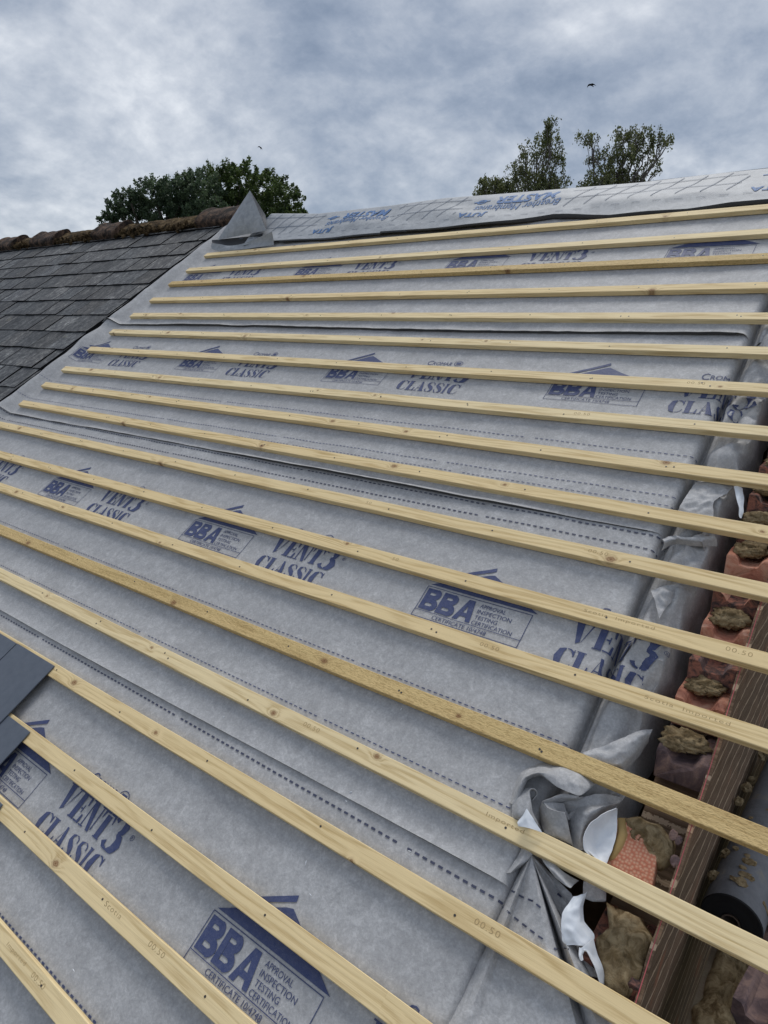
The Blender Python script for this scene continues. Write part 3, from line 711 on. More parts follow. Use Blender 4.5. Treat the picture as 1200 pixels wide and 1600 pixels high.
for k in SH:
    vb, vt, u0, v0 = SH[k][:4]
    for j in range(0, 4):
        x = u0 - 1.245*j
        if x > -4.0 and not (k == 0 and x < -2.6): lay(bba(x, v0), k, M['ink'], 'printed_mark', sheets[k])
        xv = u0 + 0.505 - 1.245*j
        if xv > -3.75 and not (k == 0 and xv < -2.6): lay(vent(xv, v0), k, M['ink'], 'printed_name', sheets[k])
    # dashed guide lines
    rows_ = []; I, I2 = 'ink2', 'ink'
    def dashes(mm, v, w, dash, gap, ph=0.0, ua=-3.9, ub=.62):
        I = Ink(); rows_.append((I, mm)); u = ua
        while u < ub:
            if ((u+ph) % 0.92) > 0.035: I.slab((u, v-w/2), (u+dash, v-w/2), (u, v+w/2), (u+dash, v+w/2), 2)
            u += dash+gap
    base = {0: -1.0+.09, 1: .130, 2: 1.247, 3: 2.33}[k]
    if k == 0:
        dashes(I2, -.590, .0045, .012, .009, .1, -3.0); dashes(I, .106, .0055, .013, .010, .69, -3.0)
    if k == 1:
        dashes(I2, .303, .003, .012, .009, .2); dashes(I2, .512, .003, .012, .009, .2); dashes(I, 1.197, .0055, .013, .010, .1); dashes(I, 1.2535, .0055, .013, .010, .1)
    if k == 2:
        dashes(I2, 1.428, .0035, .012, .009, .4); dashes(I2, 1.628, .0035, .012, .009, .1); dashes(I2, 1.385, .003, .012, .009, .3, -1.6, .6)
    for I_, mm in rows_: lay(I_, k, M[mm], 'dashed_line', sheets[k])

# ------------------------------------------------------------ gathered corner beside the gable: folds built from measured points
def crop(x, y, n, ox=700, oy=1180, s=2.4): return at(ox+x/s, oy+y/s, n)
def patch(rows, mat, name, parent, crk=0.004, seed=0, K=9):
    nr, nc = len(rows), len(rows[0]); P = [[crop(*p) for p in r_] for r_ in rows]
    def cr(a, b_, c_, d_, f):
        q = 0.5*((2*b_)+(-a+c_)*f+(2*a-5*b_+4*c_-d_)*f*f+(-a+3*b_-3*c_+d_)*f**3); return q.lerp(b_.lerp(c_, f), .45)
    def line(L_, x):
        i = min(int(x), len(L_)-2); g = lambda j: L_[max(0, min(len(L_)-1, j))]; return cr(g(i-1), g(i), g(i+1), g(i+2), x-i)
    nu_, nv_ = (nr-1)*K+1, (nc-1)*K+1; V, F = [], []
    for i in range(nu_):
        for j in range(nv_):
            y = j/K; p = line([line(P[r_], y) for r_ in range(nr)], i/K)
            e_ = min(1, 4*min(i/(nu_-1), 1-i/(nu_-1), j/(nv_-1), 1-j/(nv_-1))+.35)
            w1 = noise.noise(Vector((p.x*26+p.y*12, p.y*30-p.x*9, seed+nr))); w2 = noise.noise(Vector((p.x*60, p.y*45+p.x*30, seed+3)))
            p = p + Vector((w2*.002, w1*.002, (crk*3.2*(.16-abs(w1))+crk*1.2*(.15-abs(w2)))*e_)); V.append(p)
    for i in range(nu_-1):
        for j in range(nv_-1): a = i*nv_+j; F.append([a, a+1, a+nv_+1, a+nv_])
    o = mesh_obj(name, V, F, mat, parent, smooth=True); solid(o, .0012, 0)
    return o
P1 = sheets[1]; P0 = sheets[0]
def pz(rows, *a_, **k_):              # rows measured on a second enlargement
    return patch([[((750+x/3.637-700)*2.4, (1160+y/3.637-1180)*2.4, n) for x, y, n in r_] for r_ in rows], *a_, **k_)
# hood: rises from the sheet, peaks, and turns under along its front rim
pz([[(165, 340, -.006), (225, 175, -.006), (330, 120, -.004), (480, 120, -.006), (590, 165, -.012), (700, 215, -.04)],
    [(182, 352, .020), (244, 203, .046), (335, 168, .044), (470, 155, .034), (570, 188, .026), (668, 232, -.008)],
    [(200, 345, .026), (255, 200, .052), (340, 172, .052), (470, 200, .046), (560, 245, .044), (660, 240, .000)],
    [(215, 350, .018), (262, 206, .046), (342, 180, .048), (440, 250, .046), (565, 298, .044), (640, 250, .004)],
    [(222, 350, .002), (268, 214, .030), (346, 190, .036), (440, 248, .034), (560, 288, .034), (632, 256, -.01)]], M['mem'], 'gathered_fold', P1, crk=.002)
# floor of the hollow
pz([[(230, 215, -.05), (420, 200, -.07), (640, 250, -.07), (830, 300, -.07)], [(250, 330, -.055), (420, 330, -.07), (600, 350, -.07), (810, 330, -.06)], [(330, 440, -.05), (470, 420, -.06), (620, 420, -.06), (740, 400, -.06)]], M['mem'], 'gathered_fold', P1)
# left flap with its little curled loop
pz([[(184, 350, .020), (215, 290, .024), (262, 262, .020), (292, 262, .030)], [(182, 390, .022), (215, 340, .036), (262, 300, .040), (285, 275, .044)], [(186, 425, .020), (220, 400, .040), (268, 372, .044), (288, 320, .040)], [(220, 445, .018), (240, 432, .036), (280, 410, .042), (300, 400, .030)], [(300, 480, .006), (320, 480, .020), (335, 470, .016), (350, 500, .004)]], M['mem'], 'gathered_fold', P1, crk=.001)
pz([[(283, 276, .046), (290, 262, .048), (308, 262, .048), (322, 276, .044), (325, 296, .038), (312, 314, .034), (300, 330, .030)], [(290, 282, .030), (296, 274, .032), (306, 272, .032), (314, 280, .030), (315, 294, .026), (308, 306, .022), (298, 318, .020)]], M['mem'], 'gathered_fold', P1, crk=.0)
pz([[(214, 455, .044), (262, 380, .050), (266, 378, .050)], [(216, 466, .046), (262, 430, .050), (308, 438, .046)], [(218, 476, .044), (285, 490, .046), (354, 512, .034)]], M['white'], 'turned_flap', P1, crk=.001)
# centre pleat: two faces meeting on a sharp ridge
pz([[(330, 425, -.03), (340, 380, .0), (352, 338, .030)], [(345, 460, -.02), (362, 420, .016), (385, 372, .036)], [(360, 500, -.01), (410, 470, .014), (440, 392, .038)], [(370, 515, -.004), (450, 530, .008), (482, 402, .036)], [(420, 540, -.006), (490, 560, .0), (498, 460, .026)], [(470, 560, -.010), (520, 580, -.006), (530, 590, -.008)]], M['mem'], 'gathered_fold', P1, crk=.001)
pz([[(352, 336, .031), (420, 340, .022), (480, 345, .004)], [(385, 370, .037), (430, 372, .018), (490, 385, -.01)], [(440, 392, .038), (470, 410, .014), (510, 425, -.02)], [(482, 402, .036), (500, 440, .0), (520, 440, -.03)]], M['mem'], 'gathered_fold', P1, crk=.001)
# thin lit lip above the dark panel
pz([[(352, 335, .034), (400, 315, .040), (470, 295, .040), (545, 300, .040), (568, 290, .038)], [(360, 345, .026), (405, 328, .034), (470, 316, .034), (540, 318, .034), (562, 306, .034)], [(380, 352, .004), (420, 345, .008), (480, 335, .010), (550, 330, .008), (590, 310, .004)]], M['mem'], 'gathered_fold', P1, crk=.001)
pz([[(400, 345, -.01), (520, 330, .0), (680, 290, -.01), (810, 315, -.05)], [(470, 385, -.03), (560, 370, -.01), (680, 350, -.01), (800, 330, -.05)], [(500, 430, -.035), (590, 400, .006), (690, 370, .0), (790, 345, -.045)], [(510, 480, -.02), (580, 450, .004), (640, 420, -.006), (720, 390, -.04)], [(525, 570, -.02), (570, 540, -.004), (590, 500, -.016), (630, 450, -.04)], [(540, 610, -.02), (580, 615, -.014), (592, 600, -.022), (600, 590, -.04)]], M['mem'], 'gathered_fold', P1, crk=.002)
# white leaf-shaped flap
pz([[(776, 373, .004), (778, 374, .0), (780, 376, -.004)], [(690, 420, .022), (735, 440, -.004), (780, 440, -.014)], [(622, 478, .028), (690, 500, -.012), (779, 500, -.018)], [(596, 550, .028), (665, 575, -.012), (765, 570, -.018)], [(600, 605, .022), (660, 635, -.008), (748, 620, -.016)], [(650, 655, .006), (690, 680, .0), (718, 690, -.01)]], M['white'], 'turned_flap', P1, crk=.002)
pz([[(774, 374, .008), (684, 414, .028), (614, 474, .036), (588, 550, .036), (594, 612, .028), (625, 648, .010)], [(776, 382, .0), (694, 428, .020), (628, 486, .026), (604, 556, .026), (608, 602, .020), (632, 640, .006)]], M['white'], 'turned_flap', P1, crk=.0)
# pieces below the second batten
pz([[(345, 650, .006), (420, 690, .012), (480, 740, .008), (560, 785, -.01)], [(375, 700, .014), (425, 740, .020), (470, 775, .016), (548, 792, -.004)], [(430, 770, .010), (470, 800, .014), (515, 826, .014), (540, 800, .002)]], M['mem'], 'gathered_fold', P1, crk=.001)
pz([[(590, 790, -.02), (640, 800, -.03), (720, 840, -.05)], [(585, 860, -.02), (640, 890, -.03), (715, 895, -.05)], [(590, 885, -.025), (640, 905, -.035), (706, 903, -.055)]], M['mem'], 'gathered_fold', P1, crk=.001)
pz([[(238, 600, .004), (262, 610, .010), (300, 635, .008)], [(190, 690, .004), (225, 690, .016), (270, 672, .006)], [(150, 745, .000), (172, 740, .010), (200, 735, -.012)]], M['mem'], 'gathered_fold', P1, crk=.0)
# lower sheet fanning out from the pinch: straight folds between measured rays
apx = (292, 640)
rays = [((26, 1095), -.090), ((54, 1100), -.022), ((112, 1105), .016), ((140, 1120), -.006), ((165, 1150), -.008), ((270, 1200), .004), ((400, 1270), .012), ((460, 1280), .002), ((492, 1280), -.055), ((515, 1280), -.010), ((548, 1300), .014), ((590, 1310), -.004), ((630, 1330), -.035), ((690, 1340), -.05), ((640, 1120), -.045), ((560, 960), -.03), ((520, 860), -.03)]
NR = 60; SUBR = 6; fanq = []; V, F = [], []
nray = (len(rays)-1)*SUBR+1
for i in range(nray):
    q = min(i//SUBR, len(rays)-2); g = (i-q*SUBR)/SUBR
    g2 = g*.75+.25*(g*g*(3-2*g))
    ex = rays[q][0][0]*(1-g)+rays[q+1][0][0]*g; ey = rays[q][0][1]*(1-g)+rays[q+1][0][1]*g; nn = rays[q][1]*(1-g2)+rays[q+1][1]*g2
    for j in range(NR):
        r_ = j/(NR-1)*2.5
        if q >= 12: r_ = j/(NR-1)
        x = apx[0]+(ex-apx[0])*r_; y = apx[1]+(ey-apx[1])*r_
        gr = min(1, r_*2.2)*(1-.35*max(0, r_-.8))
        x -= 24*math.sin(math.pi*min(1, r_))*max(0, 1-i/14)
        n = .010*(1-min(1, r_*1.5)) - .004 + nn*gr + .006*(.2-abs(nz(x*.010+y*.004, y*.008, 4)))*min(1, r_*2) + .008*nz(x*.004, y*.004, 2)*min(1, r_)
        if r_ > 1.05: n -= .004
        V.append(crop((750+x/3.637-700)*2.4, (1160+y/3.637-1180)*2.4, n)); fanq.append((x, y, n))
for i in range(nray-1):
    for j in range(NR-1): b0 = i*NR+j; F.append([b0, b0+1, b0+NR+1, b0+NR])
fan = mesh_obj('gathered_fold', V, F, M['mem'], P0, smooth=True); solid(fan, .0012, 0)
def fan_n(x, y): return min(fanq, key=lambda p: (p[0]-x)**2+(p[1]-y)**2)[2]
for path in ([(95, 752), (135, 790), (180, 842), (235, 876), (300, 902), (360, 952)], [(60, 892), (110, 920), (190, 990), (260, 1046), (330, 1100), (405, 1148)], [(420, 1172), (455, 1168), (500, 1176), (556, 1182)], [(440, 858), (470, 886), (500, 918)]):
    DV, DF = [], []; P_ = []
    for a, c_ in zip(path, path[1:]):
        d_ = math.dist(a, c_); m_ = max(2, int(d_/5))
        P_ += [(a[0]+(c_[0]-a[0])*q/m_, a[1]+(c_[1]-a[1])*q/m_) for q in range(m_)]
    i = 0
    while i < len(P_)-7:
        b0 = len(DV)
        for q in range(7):
            x, y = P_[i+q]; tx_, ty_ = P_[i+6][0]-P_[i][0], P_[i+6][1]-P_[i][1]; l_ = math.hypot(tx_, ty_); px_, py_ = -ty_/l_*5.5, tx_/l_*5.5
            for sg in (-1, 1):
                X, Y = x+px_*sg, y+py_*sg; DV.append(crop((750+X/3.637-700)*2.4, (1160+Y/3.637-1180)*2.4, fan_n(X, Y)+.0022))
        DF += [[b0+2*q, b0+2*q+1, b0+2*q+3, b0+2*q+2] for q in range(6)]; i += 11
    mesh_obj('dashed_line', DV, DF, M['ink2'], P0)
# long white ragged strip at its right edge
patch([[(520, 515, -.004), (512, 520, -.002), (500, 522, .002), (470, 530, .004)], [(505, 570, -.010), (490, 575, .006), (460, 580, .014), (430, 590, .010)], [(510, 620, -.014), (495, 630, .004), (460, 640, .014), (425, 640, .010)],
       [(545, 670, -.022), (515, 680, -.006), (470, 690, .010), (430, 695, .006)], [(548, 690, -.024), (520, 715, -.008), (490, 715, .004), (445, 712, .004)]], M['white'], 'turned_flap', P0, crk=.0025)
patch([[(545, 688, -.020), (530, 700, -.006), (500, 725, .010), (492, 745, .012)], [(560, 750, -.03), (545, 755, -.018), (530, 745, -.004), (515, 732, .006)], [(580, 800, -.04), (567, 805, -.026), (558, 800, -.016), (548, 790, -.01)], [(590, 850, -.05), (580, 855, -.036), (573, 855, -.026), (568, 850, -.02)], [(583, 885, -.055), (580, 882, -.045), (576, 882, -.036), (570, 878, -.03)]], M['white'], 'turned_flap', P0, crk=.002)
patch([[(492, 722, .014), (504, 728, .012), (512, 735, .008)], [(488, 748, .016), (497, 755, .014), (505, 748, .008)], [(494, 768, .012), (502, 772, .010), (508, 768, .006)]], M['white'], 'turned_flap', P0, crk=.001)
# smaller folds further up the gable
def crop2(rows, mat, name, parent, ox, oy, s, **k):
    rows2 = [[((ox+x/s-700)*2.4, (oy+y/s-1180)*2.4, n) for x, y, n in r_] for r_ in rows]; return patch(rows2, mat, name, parent, **k)
crop2([[(330, 1010, .006), (470, 960, .004), (600, 905, -.004), (660, 900, -.02)], [(345, 1020, .014), (480, 1000, .014), (590, 940, .004), (650, 915, -.016)], [(420, 1060, .006), (500, 1060, .008), (570, 1010, -.01), (640, 940, -.03)], [(480, 1100, -.02), (530, 1090, -.03), (580, 1040, -.05), (640, 960, -.07)]], M['mem'], 'gathered_fold', P1, ox=800, oy=840, s=3)
crop2([[(650, 250, .004), (720, 225, .004), (800, 218, -.008), (860, 225, -.03)], [(665, 285, .012), (730, 255, .006), (800, 235, -.014), (860, 240, -.04)], [(690, 380, .010), (720, 330, -.006), (790, 260, -.03), (850, 280, -.06)]], M['mem'], 'gathered_fold', P1, ox=800, oy=840, s=3)
crop2([[(1040, 660, .004), (1060, 655, .002), (1080, 668, -.004)], [(1050, 700, .004), (1066, 710, .002), (1085, 715, -.006)], [(1062, 760, .0), (1072, 765, -.004), (1085, 765, -.010)], [(1066, 800, -.004), (1072, 808, -.008), (1078, 806, -.014)]], M['white'], 'turned_flap', sheets[2], ox=800, oy=540, s=3, crk=.001)
crop2([[(860, 640, -.005), (960, 640, -.004), (1040, 655, -.012)], [(820, 700, .004), (900, 690, .008), (1010, 690, -.006)], [(790, 745, .006), (870, 745, .014), (945, 730, .006)], [(776, 775, .0), (850, 790, .008), (944, 800, .002)]], M['mem'], 'gathered_fold', sheets[2], ox=800, oy=540, s=3)
crop2([[(705, 905, .008), (760, 890, .010), (850, 900, .006), (950, 890, -.01)], [(715, 925, .010), (770, 905, .006), (860, 915, .002), (960, 905, -.02)], [(700, 960, -.01), (760, 930, -.02), (860, 940, -.02), (960, 940, -.04)]], M['mem'], 'gathered_fold', sheets[2], ox=800, oy=540, s=3)

# ------------------------------------------------------------ battens
END = [1.12, 1.14, 1.10, 1.13, 1.15, 1.11, 1.14, 1.12, 1.16, 1.13, 1.15, 1.12, 1.14, 1.16, 1.18, 1.13, 1.15, 1.12, 1.14]
BL = ['topmost batten under the drooping hem of the ridge membrane', 'batten second from the ridge, above the highest row of blue logos', 'rough sawn yellowish batten third from the ridge, just below the highest blue logos',
      'batten fourth from the ridge over plain grey membrane', 'batten fifth from the ridge, just above the long dark lap', 'batten sixth from the ridge, just below the long dark lap',
      'batten seventh from the ridge crossing the house-shaped logos', 'batten eighth from the ridge running under the lettering of the second logo row', 'batten ninth from the ridge with a brown knot right of its middle',
      'batten tenth from the ridge, last with its sawn left end in view', 'batten eleventh from the ridge, just below the black open lap', 'batten twelfth from the ridge cutting the tops of the third logo row',
      'batten thirteenth from the ridge running under the third logo row', 'greenish rough sawn batten, fourteenth from the ridge', 'batten fifteenth from the ridge crossing the crumpled white-backed corner',
      'batten sixteenth from the ridge carrying the head of the uppermost new slate', 'batten seventeenth from the ridge crossing the nearest house-shaped logo', 'batten eighteenth from the ridge running under the nearest logo', 'nearest batten, cut by the lower left corner of the photo']
NAILU = [0.47-0.45*i for i in range(10)]
for i in range(19):
    rb = random.Random(100+i)
    u0 = ULEFT[i] + rb.uniform(-.012, .012); u1 = END[i]
    c0 = Vector(((u0+u1)/2, bat_v(i, (u0+u1)/2)-0.025, 0.0124))
    V, F = [], []; n = 90; be = .0016
    sec = [(-.025, -.0104), (-.0252, .0106), (-.0234, .0124), (.0234, .0124), (.025, .0108), (.025, -.0104)]
    for a in range(n+1):
        u = u0+(u1-u0)*a/n
        dv = .0030*nz(u*1.1, i*3.7) + .0005*nz(u*9, i); dn_ = .0012*nz(u*1.7, i*5.1+9) + .0004*nz(u*14, i+3)
        for (y, z) in sec: V.append((u, bat_v(i, u)-0.025+dv+y, 0.0124+dn_+z+.0004*nz(u*40, y*90, i)))
    for a in range(n):
        for j in range(6): b0 = a*6; F.append([b0+j, b0+(j+1) % 6, b0+6+(j+1) % 6, b0+6+j])
    F.append([0, 1, 2, 3, 4, 5]); F.append([n*6+j for j in range(6)][::-1])
    F = [f[::-1] for f in F]
    e = mesh_obj('roof_batten', V, F, M['wood2'] if i in (2, 13) else M['wood'], origin=c0)
    tag(e, BL[i], 'batten', 'roofing battens nailed across the membrane')
    for un in NAILU:
        if un < u0+.05: continue
        for q in range(1 if rb.random() < .8 else 2):
            uu_ = un + rb.uniform(-.02, .02); vv_ = bat_v(i, uu_)-.025+rb.uniform(-.009, .009); nn_ = .0249+.0012*nz(uu_*1.7, i*5.1+9)
            V, F = [], []
            tube(V, F, [(uu_, vv_, nn_-.003), (uu_, vv_, nn_+.0008)], .0031, 8); mesh_obj('nail_head', V, F, M['nail'], e)
    # stamped grading marks
    if i in (6, 7, 10, 12, 11, 14, 15, 17, 18, 13):
        spots = {6: [(.40, '00.50')], 7: [(.05, '00.50')], 10: [(-.55, '50'), (.35, '00.50')], 11: [(-.28, '50'), (.42, 'Scotia  Imported'), (.80, '00.50')], 12: [(.18, '00.50'), (.66, 'Scotia  Imported')], 13: [], 14: [(-.20, '00.50'), (.42, 'Imported')], 15: [(.5, '00.50')], 17: [(-.22, '00.50'), (-.42, 'Scotia')], 18: [(-.48, '00.50'), (-.62, 'Imported')]}[i]
        for us_, s_ in spots:
            Vt, Ft = text_mesh(s_, -0.012, 1.15); wt = .0125*len(s_); V = []
            for a, c_ in Vt:
                uu_ = us_+a*wt; V.append((uu_, bat_v(i, uu_)-.025+.0030*nz(uu_*1.1, i*3.7)-.002+c_*.013, .0251+.0012*nz(uu_*1.7, i*5.1+9)))
            mesh_obj('stamped_mark', V, [list(f) for f in Ft], M['stamp'], e)

# ------------------------------------------------------------ new slates racked at the left
BN = {15: -1.335, 16: -1.172, 17: -1.022, 18: -.88}
SLN = {15: ['uppermost new dark slate, at the right end of the top row', 'new dark slate beside the uppermost one, cut by the left edge of the photo'], 16: ['new dark slate stepping out below the uppermost one'], 17: ['new dark slate lowest in view, its corner beside the nearest lettering']}
for bi, ue in BN.items():
    for q in range(3):
        ur = ue - q*.303; v1 = bat_v(bi, ur) - .012; ln = .5
        nh = .0275; ntail = .0275+.0065+.006
        V, F = [], []
        for (a, c_) in ((ur-.298, v1), (ur, v1), (ur, v1-ln), (ur-.298, v1-ln)):
            nb_ = nh + (v1-c_)/ln*(ntail-nh); V.append((a, c_, nb_))
        for (a, c_, z) in list(V): V.append((a, c_, z+.0045))
        F = [[0, 1, 2, 3], [7, 6, 5, 4], [0, 4, 5, 1], [1, 5, 6, 2], [2, 6, 7, 3], [3, 7, 4, 0]]
        if bi == 18 and q > 0 or (q == 2): continue
        o = mesh_obj('new_slate', V, F, M['newslate'], origin=(ur-.15, v1-.25, .03))
        bv = o.modifiers.new('b', 'BEVEL'); bv.width = .0012; bv.segments = 1
        lab = SLN.get(bi, [])
        tag(o, lab[q] if q < len(lab) else ('new dark slate beyond the left edge behind its racked row of the lower slates'), 'slate', 'new slates racked up from the lower left')
        for hu in ((ur-.05,) if q == 0 else ()):
            Vn, Fn = [], []; vv_ = v1-.30; tube(Vn, Fn, [(hu, vv_, .036+.0), (hu, vv_, .0405)], .0022, 7)
            mesh_obj('nail_hole', Vn, Fn, M['nail'], o)

# ------------------------------------------------------------ loose ridge membrane
CR = [(-4.3, .07), (-3.9, .075), (-3.46, .085), (-2.9, .035), (-2.2, .032), (-1.7, .040), (-1.2, .022), (-.77, .010), (-.38, -.002), (0, .0), (.28, -.002), (1.2, -.004)]
def lin(T, x):
    if x <= T[0][0]: return T[0][1]
    for a, c_ in zip(T, T[1:]):
        if x <= c_[0]: return a[1]+(c_[1]-a[1])*(x-a[0])/(c_[0]-a[0])
    return T[-1][1]
LE = [(-3.75, 3.36), (-3.4, 3.43), (-3.1, 3.465), (-2.4, 3.44), (-1.9, 3.44), (-1.44, 3.425), (-1.0, 3.44), (-.75, 3.48), (-.6, 3.455), (-.4, 3.41), (0, 3.405), (.2, 3.43), (.36, 3.425), (1.2, 3.42)]
def j_n(u, v):
    vl = lin(LE, u); f = max(0, (v-vl)/(3.84-vl))
    c_ = lin(CR, u)
    e_ = .034 + .012*nz(u*1.7, 4.2) if u > -2 else .028
    h = e_*(1-f)+c_*f + math.sin(math.pi*min(1, f))*(.010+.012*nz(u*1.1, 8))
    h += .018*fb(u*1.5+v*1.3, v*2.6, 3, 2)*math.sin(math.pi*min(1, max(.15, f)))
    ww = noise.noise(Vector((u*3.0-v*4, v*5+u, 2.2))); h += .010*(.25-abs(ww))*math.sin(math.pi*min(1, max(.1, f)))
    if v > 3.84: h = c_ - (v-3.84)*1.4*(v-3.84)*6
    return h
V, F = [], []; nu_, nv_ = 440, 64
for i in range(nu_+1):
    u = -3.40 + (1.15+3.40)*i/nu_
    vl = lin(LE, u)
    for j in range(nv_+1):
        v = vl + (4.12-vl)*j/nv_; V.append((u, v, j_n(u, v)))
for i in range(nu_):
    for j in range(nv_): a = i*(nv_+1)+j; F.append([a, a+nv_+1, a+nv_+2, a+1])
rm_ = mesh_obj('ridge_membrane', V, F, M['juta'], smooth=True); solid(rm_, .0012)
tag(rm_, 'pale grey grid-printed membrane lying loose over the ridge with upside-down blue lettering', 'membrane')
# turned-under hem
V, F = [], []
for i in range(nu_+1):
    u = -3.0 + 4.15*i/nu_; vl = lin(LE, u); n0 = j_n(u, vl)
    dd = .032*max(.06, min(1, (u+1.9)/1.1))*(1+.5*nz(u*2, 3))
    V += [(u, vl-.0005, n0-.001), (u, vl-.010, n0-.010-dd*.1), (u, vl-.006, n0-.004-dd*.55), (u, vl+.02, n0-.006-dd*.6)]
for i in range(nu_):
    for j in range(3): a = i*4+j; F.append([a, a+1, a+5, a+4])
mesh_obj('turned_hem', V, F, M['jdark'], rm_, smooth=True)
# grid lines and lettering
G = Ink()
for vv_ in (3.655, 3.785): G.stroke([(x*.05-3.6, vv_) for x in range(0, 94)], .0055, .05)
u = -3.55
tb = [(-1.62, -1.02), (-2.9, -2.28), (.18, .80)]
while u < 1.1:
    G.stroke([(u-.05, 3.56), (u, 3.70), (u+.045, 3.835)], .0055, .03); u += .125
TB = Ink()
def flip_text(I, s_, x1, y, w, h, bold=0.0):  # rotated half a turn: reads from the ridge side
    Vt, Ft = text_mesh(s_, bold, 1.0); b0 = len(I.V)
    I.V += [(x1-a*w, y+h-c_*h) for a, c_ in Vt]; I.z += [3]*len(Vt); I.F += [[b0+q for q in f] for f in Ft]
for x1 in (-.83, -2.12, .86):
    flip_text(TB, 'MASTER', x1, 3.685, .42, .105, .03); flip_text(TB, 'Breather Membranes', x1+.05, 3.595, .58, .08, .0); flip_text(TB, 'JUTA', x1-.40, 3.515, .20, .07, .03)
    TB.stroke(arcpts(x1-.52, 3.735, .03, .022, 0, 360, 12), .012, .02); TB.stroke([(x1-.58, 3.735), (x1-.46, 3.74)], .012, .02)
# keep the grid clear of lettering
def clear(I):
    keep = []
    for f in I.F:
        cu_ = sum(I.V[q][0] for q in f)/len(f)
        if any(x1-.64 < cu_ < x1+.09 for x1 in (-.83, -2.12, .86)): continue
        keep.append(f)
    I.F = keep
clear(G)
D = Ink(); u = -3.5
for vv_ in (3.505,):
    u = -3.5+(.05 if vv_ > 3.51 else 0)
    while u < 1.1: D.stroke([(u, vv_), (u+.045, vv_)], .003, .05); u += .11
for I, mt_, nm in ((G, M['jgrid'], 'grid_print'), (TB, M['jblue'], 'printed_lettering'), (D, M['jgrid'], 'dashed_line')):
    mesh_obj(nm, [(a, c_, j_n(a, c_)+.0024+z*.0002) for (a, c_), z in zip(I.V, I.z)], I.F, mt_, rm_)
# the peaked flap at its left end
def atv(px, py, v0):
    d = RT*((px-600)/1052.79)+DN*((py-800)/1052.79)+FW
    vd = Vector((0, CP, SP)); t_ = (v0-vd.dot(CAMP))/vd.dot(d); p = CAMP+d*t_
    return Vector((p.x, v0, -p.y*SP+p.z*CP))
def tri(a, b_, c_, n, bulge=0, seed=0):
    V, F, idx = [], [], {}
    nrm = (b_-a).cross(c_-a).normalized()
    for i in range(n+1):
        for j in range(n+1-i):
            f, g = i/n, j/n; p = a*(1-f-g)+b_*f+c_*g; w_ = f*g*(1-f-g)*27
            idx[i, j] = len(V); V.append(p+nrm*(bulge*w_+.006*nz(p.x*9, p.y*9, p.z*9+seed)*min(1, w_*3)))
    for i in range(n):
        for j in range(n-i):
            F.append([idx[i, j], idx[i+1, j], idx[i, j+1]])
            if i+j < n-1: F.append([idx[i+1, j], idx[i+1, j+1], idx[i, j+1]])
    return V, F
A_ = atv(390.5, 297.5, 3.78); Lb = atv(340, 375, 3.50); Rb = atv(416.5, 360, 3.52); Bk = atv(415, 336.5, 3.80)
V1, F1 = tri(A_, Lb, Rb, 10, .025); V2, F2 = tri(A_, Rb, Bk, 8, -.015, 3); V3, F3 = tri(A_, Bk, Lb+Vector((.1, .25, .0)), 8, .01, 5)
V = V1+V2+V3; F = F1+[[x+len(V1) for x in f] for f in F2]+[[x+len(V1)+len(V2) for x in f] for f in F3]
o = mesh_obj('peaked_flap', V, F, mats=[M['juta'], M['jdark']], fmat=[0]*len(F1)+[1]*len(F2)+[1]*len(F3), parent=rm_); solid(o, .0012, 0)  # inner faces take the dark material: their shade is painted in
def vpatch(rows, mat, name, K=6):
    P = [[atv(*p) for p in r_] for r_ in rows]; nr, nc = len(P), len(P[0]); V, F = [], []
    def line(L_, x):
        i = min(int(x), len(L_)-2); f = x-i; g = lambda j: L_[max(0, min(len(L_)-1, j))]; a, b_, c_, d_ = g(i-1), g(i), g(i+1), g(i+2)
        return 0.5*((2*b_)+(-a+c_)*f+(2*a-5*b_+4*c_-d_)*f*f+(-a+3*b_-3*c_+d_)*f**3)
    A_, B_ = (nr-1)*K+1, (nc-1)*K+1
    for i in range(A_):
        for j in range(B_): V.append(line([line(P[q], j/K) for q in range(nr)], i/K))
    for i in range(A_-1):
        for j in range(B_-1): q = i*B_+j; F.append([q, q+1, q+B_+1, q+B_])
    o = mesh_obj(name, V, F, mat, rm_, smooth=True); solid(o, .0012, 0); return o
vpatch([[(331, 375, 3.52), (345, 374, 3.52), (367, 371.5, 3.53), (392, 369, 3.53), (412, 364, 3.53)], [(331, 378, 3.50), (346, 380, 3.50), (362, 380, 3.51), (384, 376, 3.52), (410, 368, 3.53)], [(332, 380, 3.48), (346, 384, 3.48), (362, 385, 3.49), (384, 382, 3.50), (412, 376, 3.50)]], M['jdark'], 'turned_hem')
vpatch([[(331, 380, 3.46), (344, 381.5, 3.46), (358, 384, 3.455), (378, 381, 3.45), (400, 373, 3.46), (425, 362, 3.47)], [(330, 385, 3.44), (344, 387.5, 3.435), (358, 387.5, 3.43), (380, 385.5, 3.43), (402, 380, 3.44), (427, 373, 3.45)], [(331, 389, 3.42), (344, 392.5, 3.41), (360, 391, 3.41), (384, 389, 3.405), (405, 386, 3.41), (428, 383, 3.42)]], M['juta'], 'turned_hem')

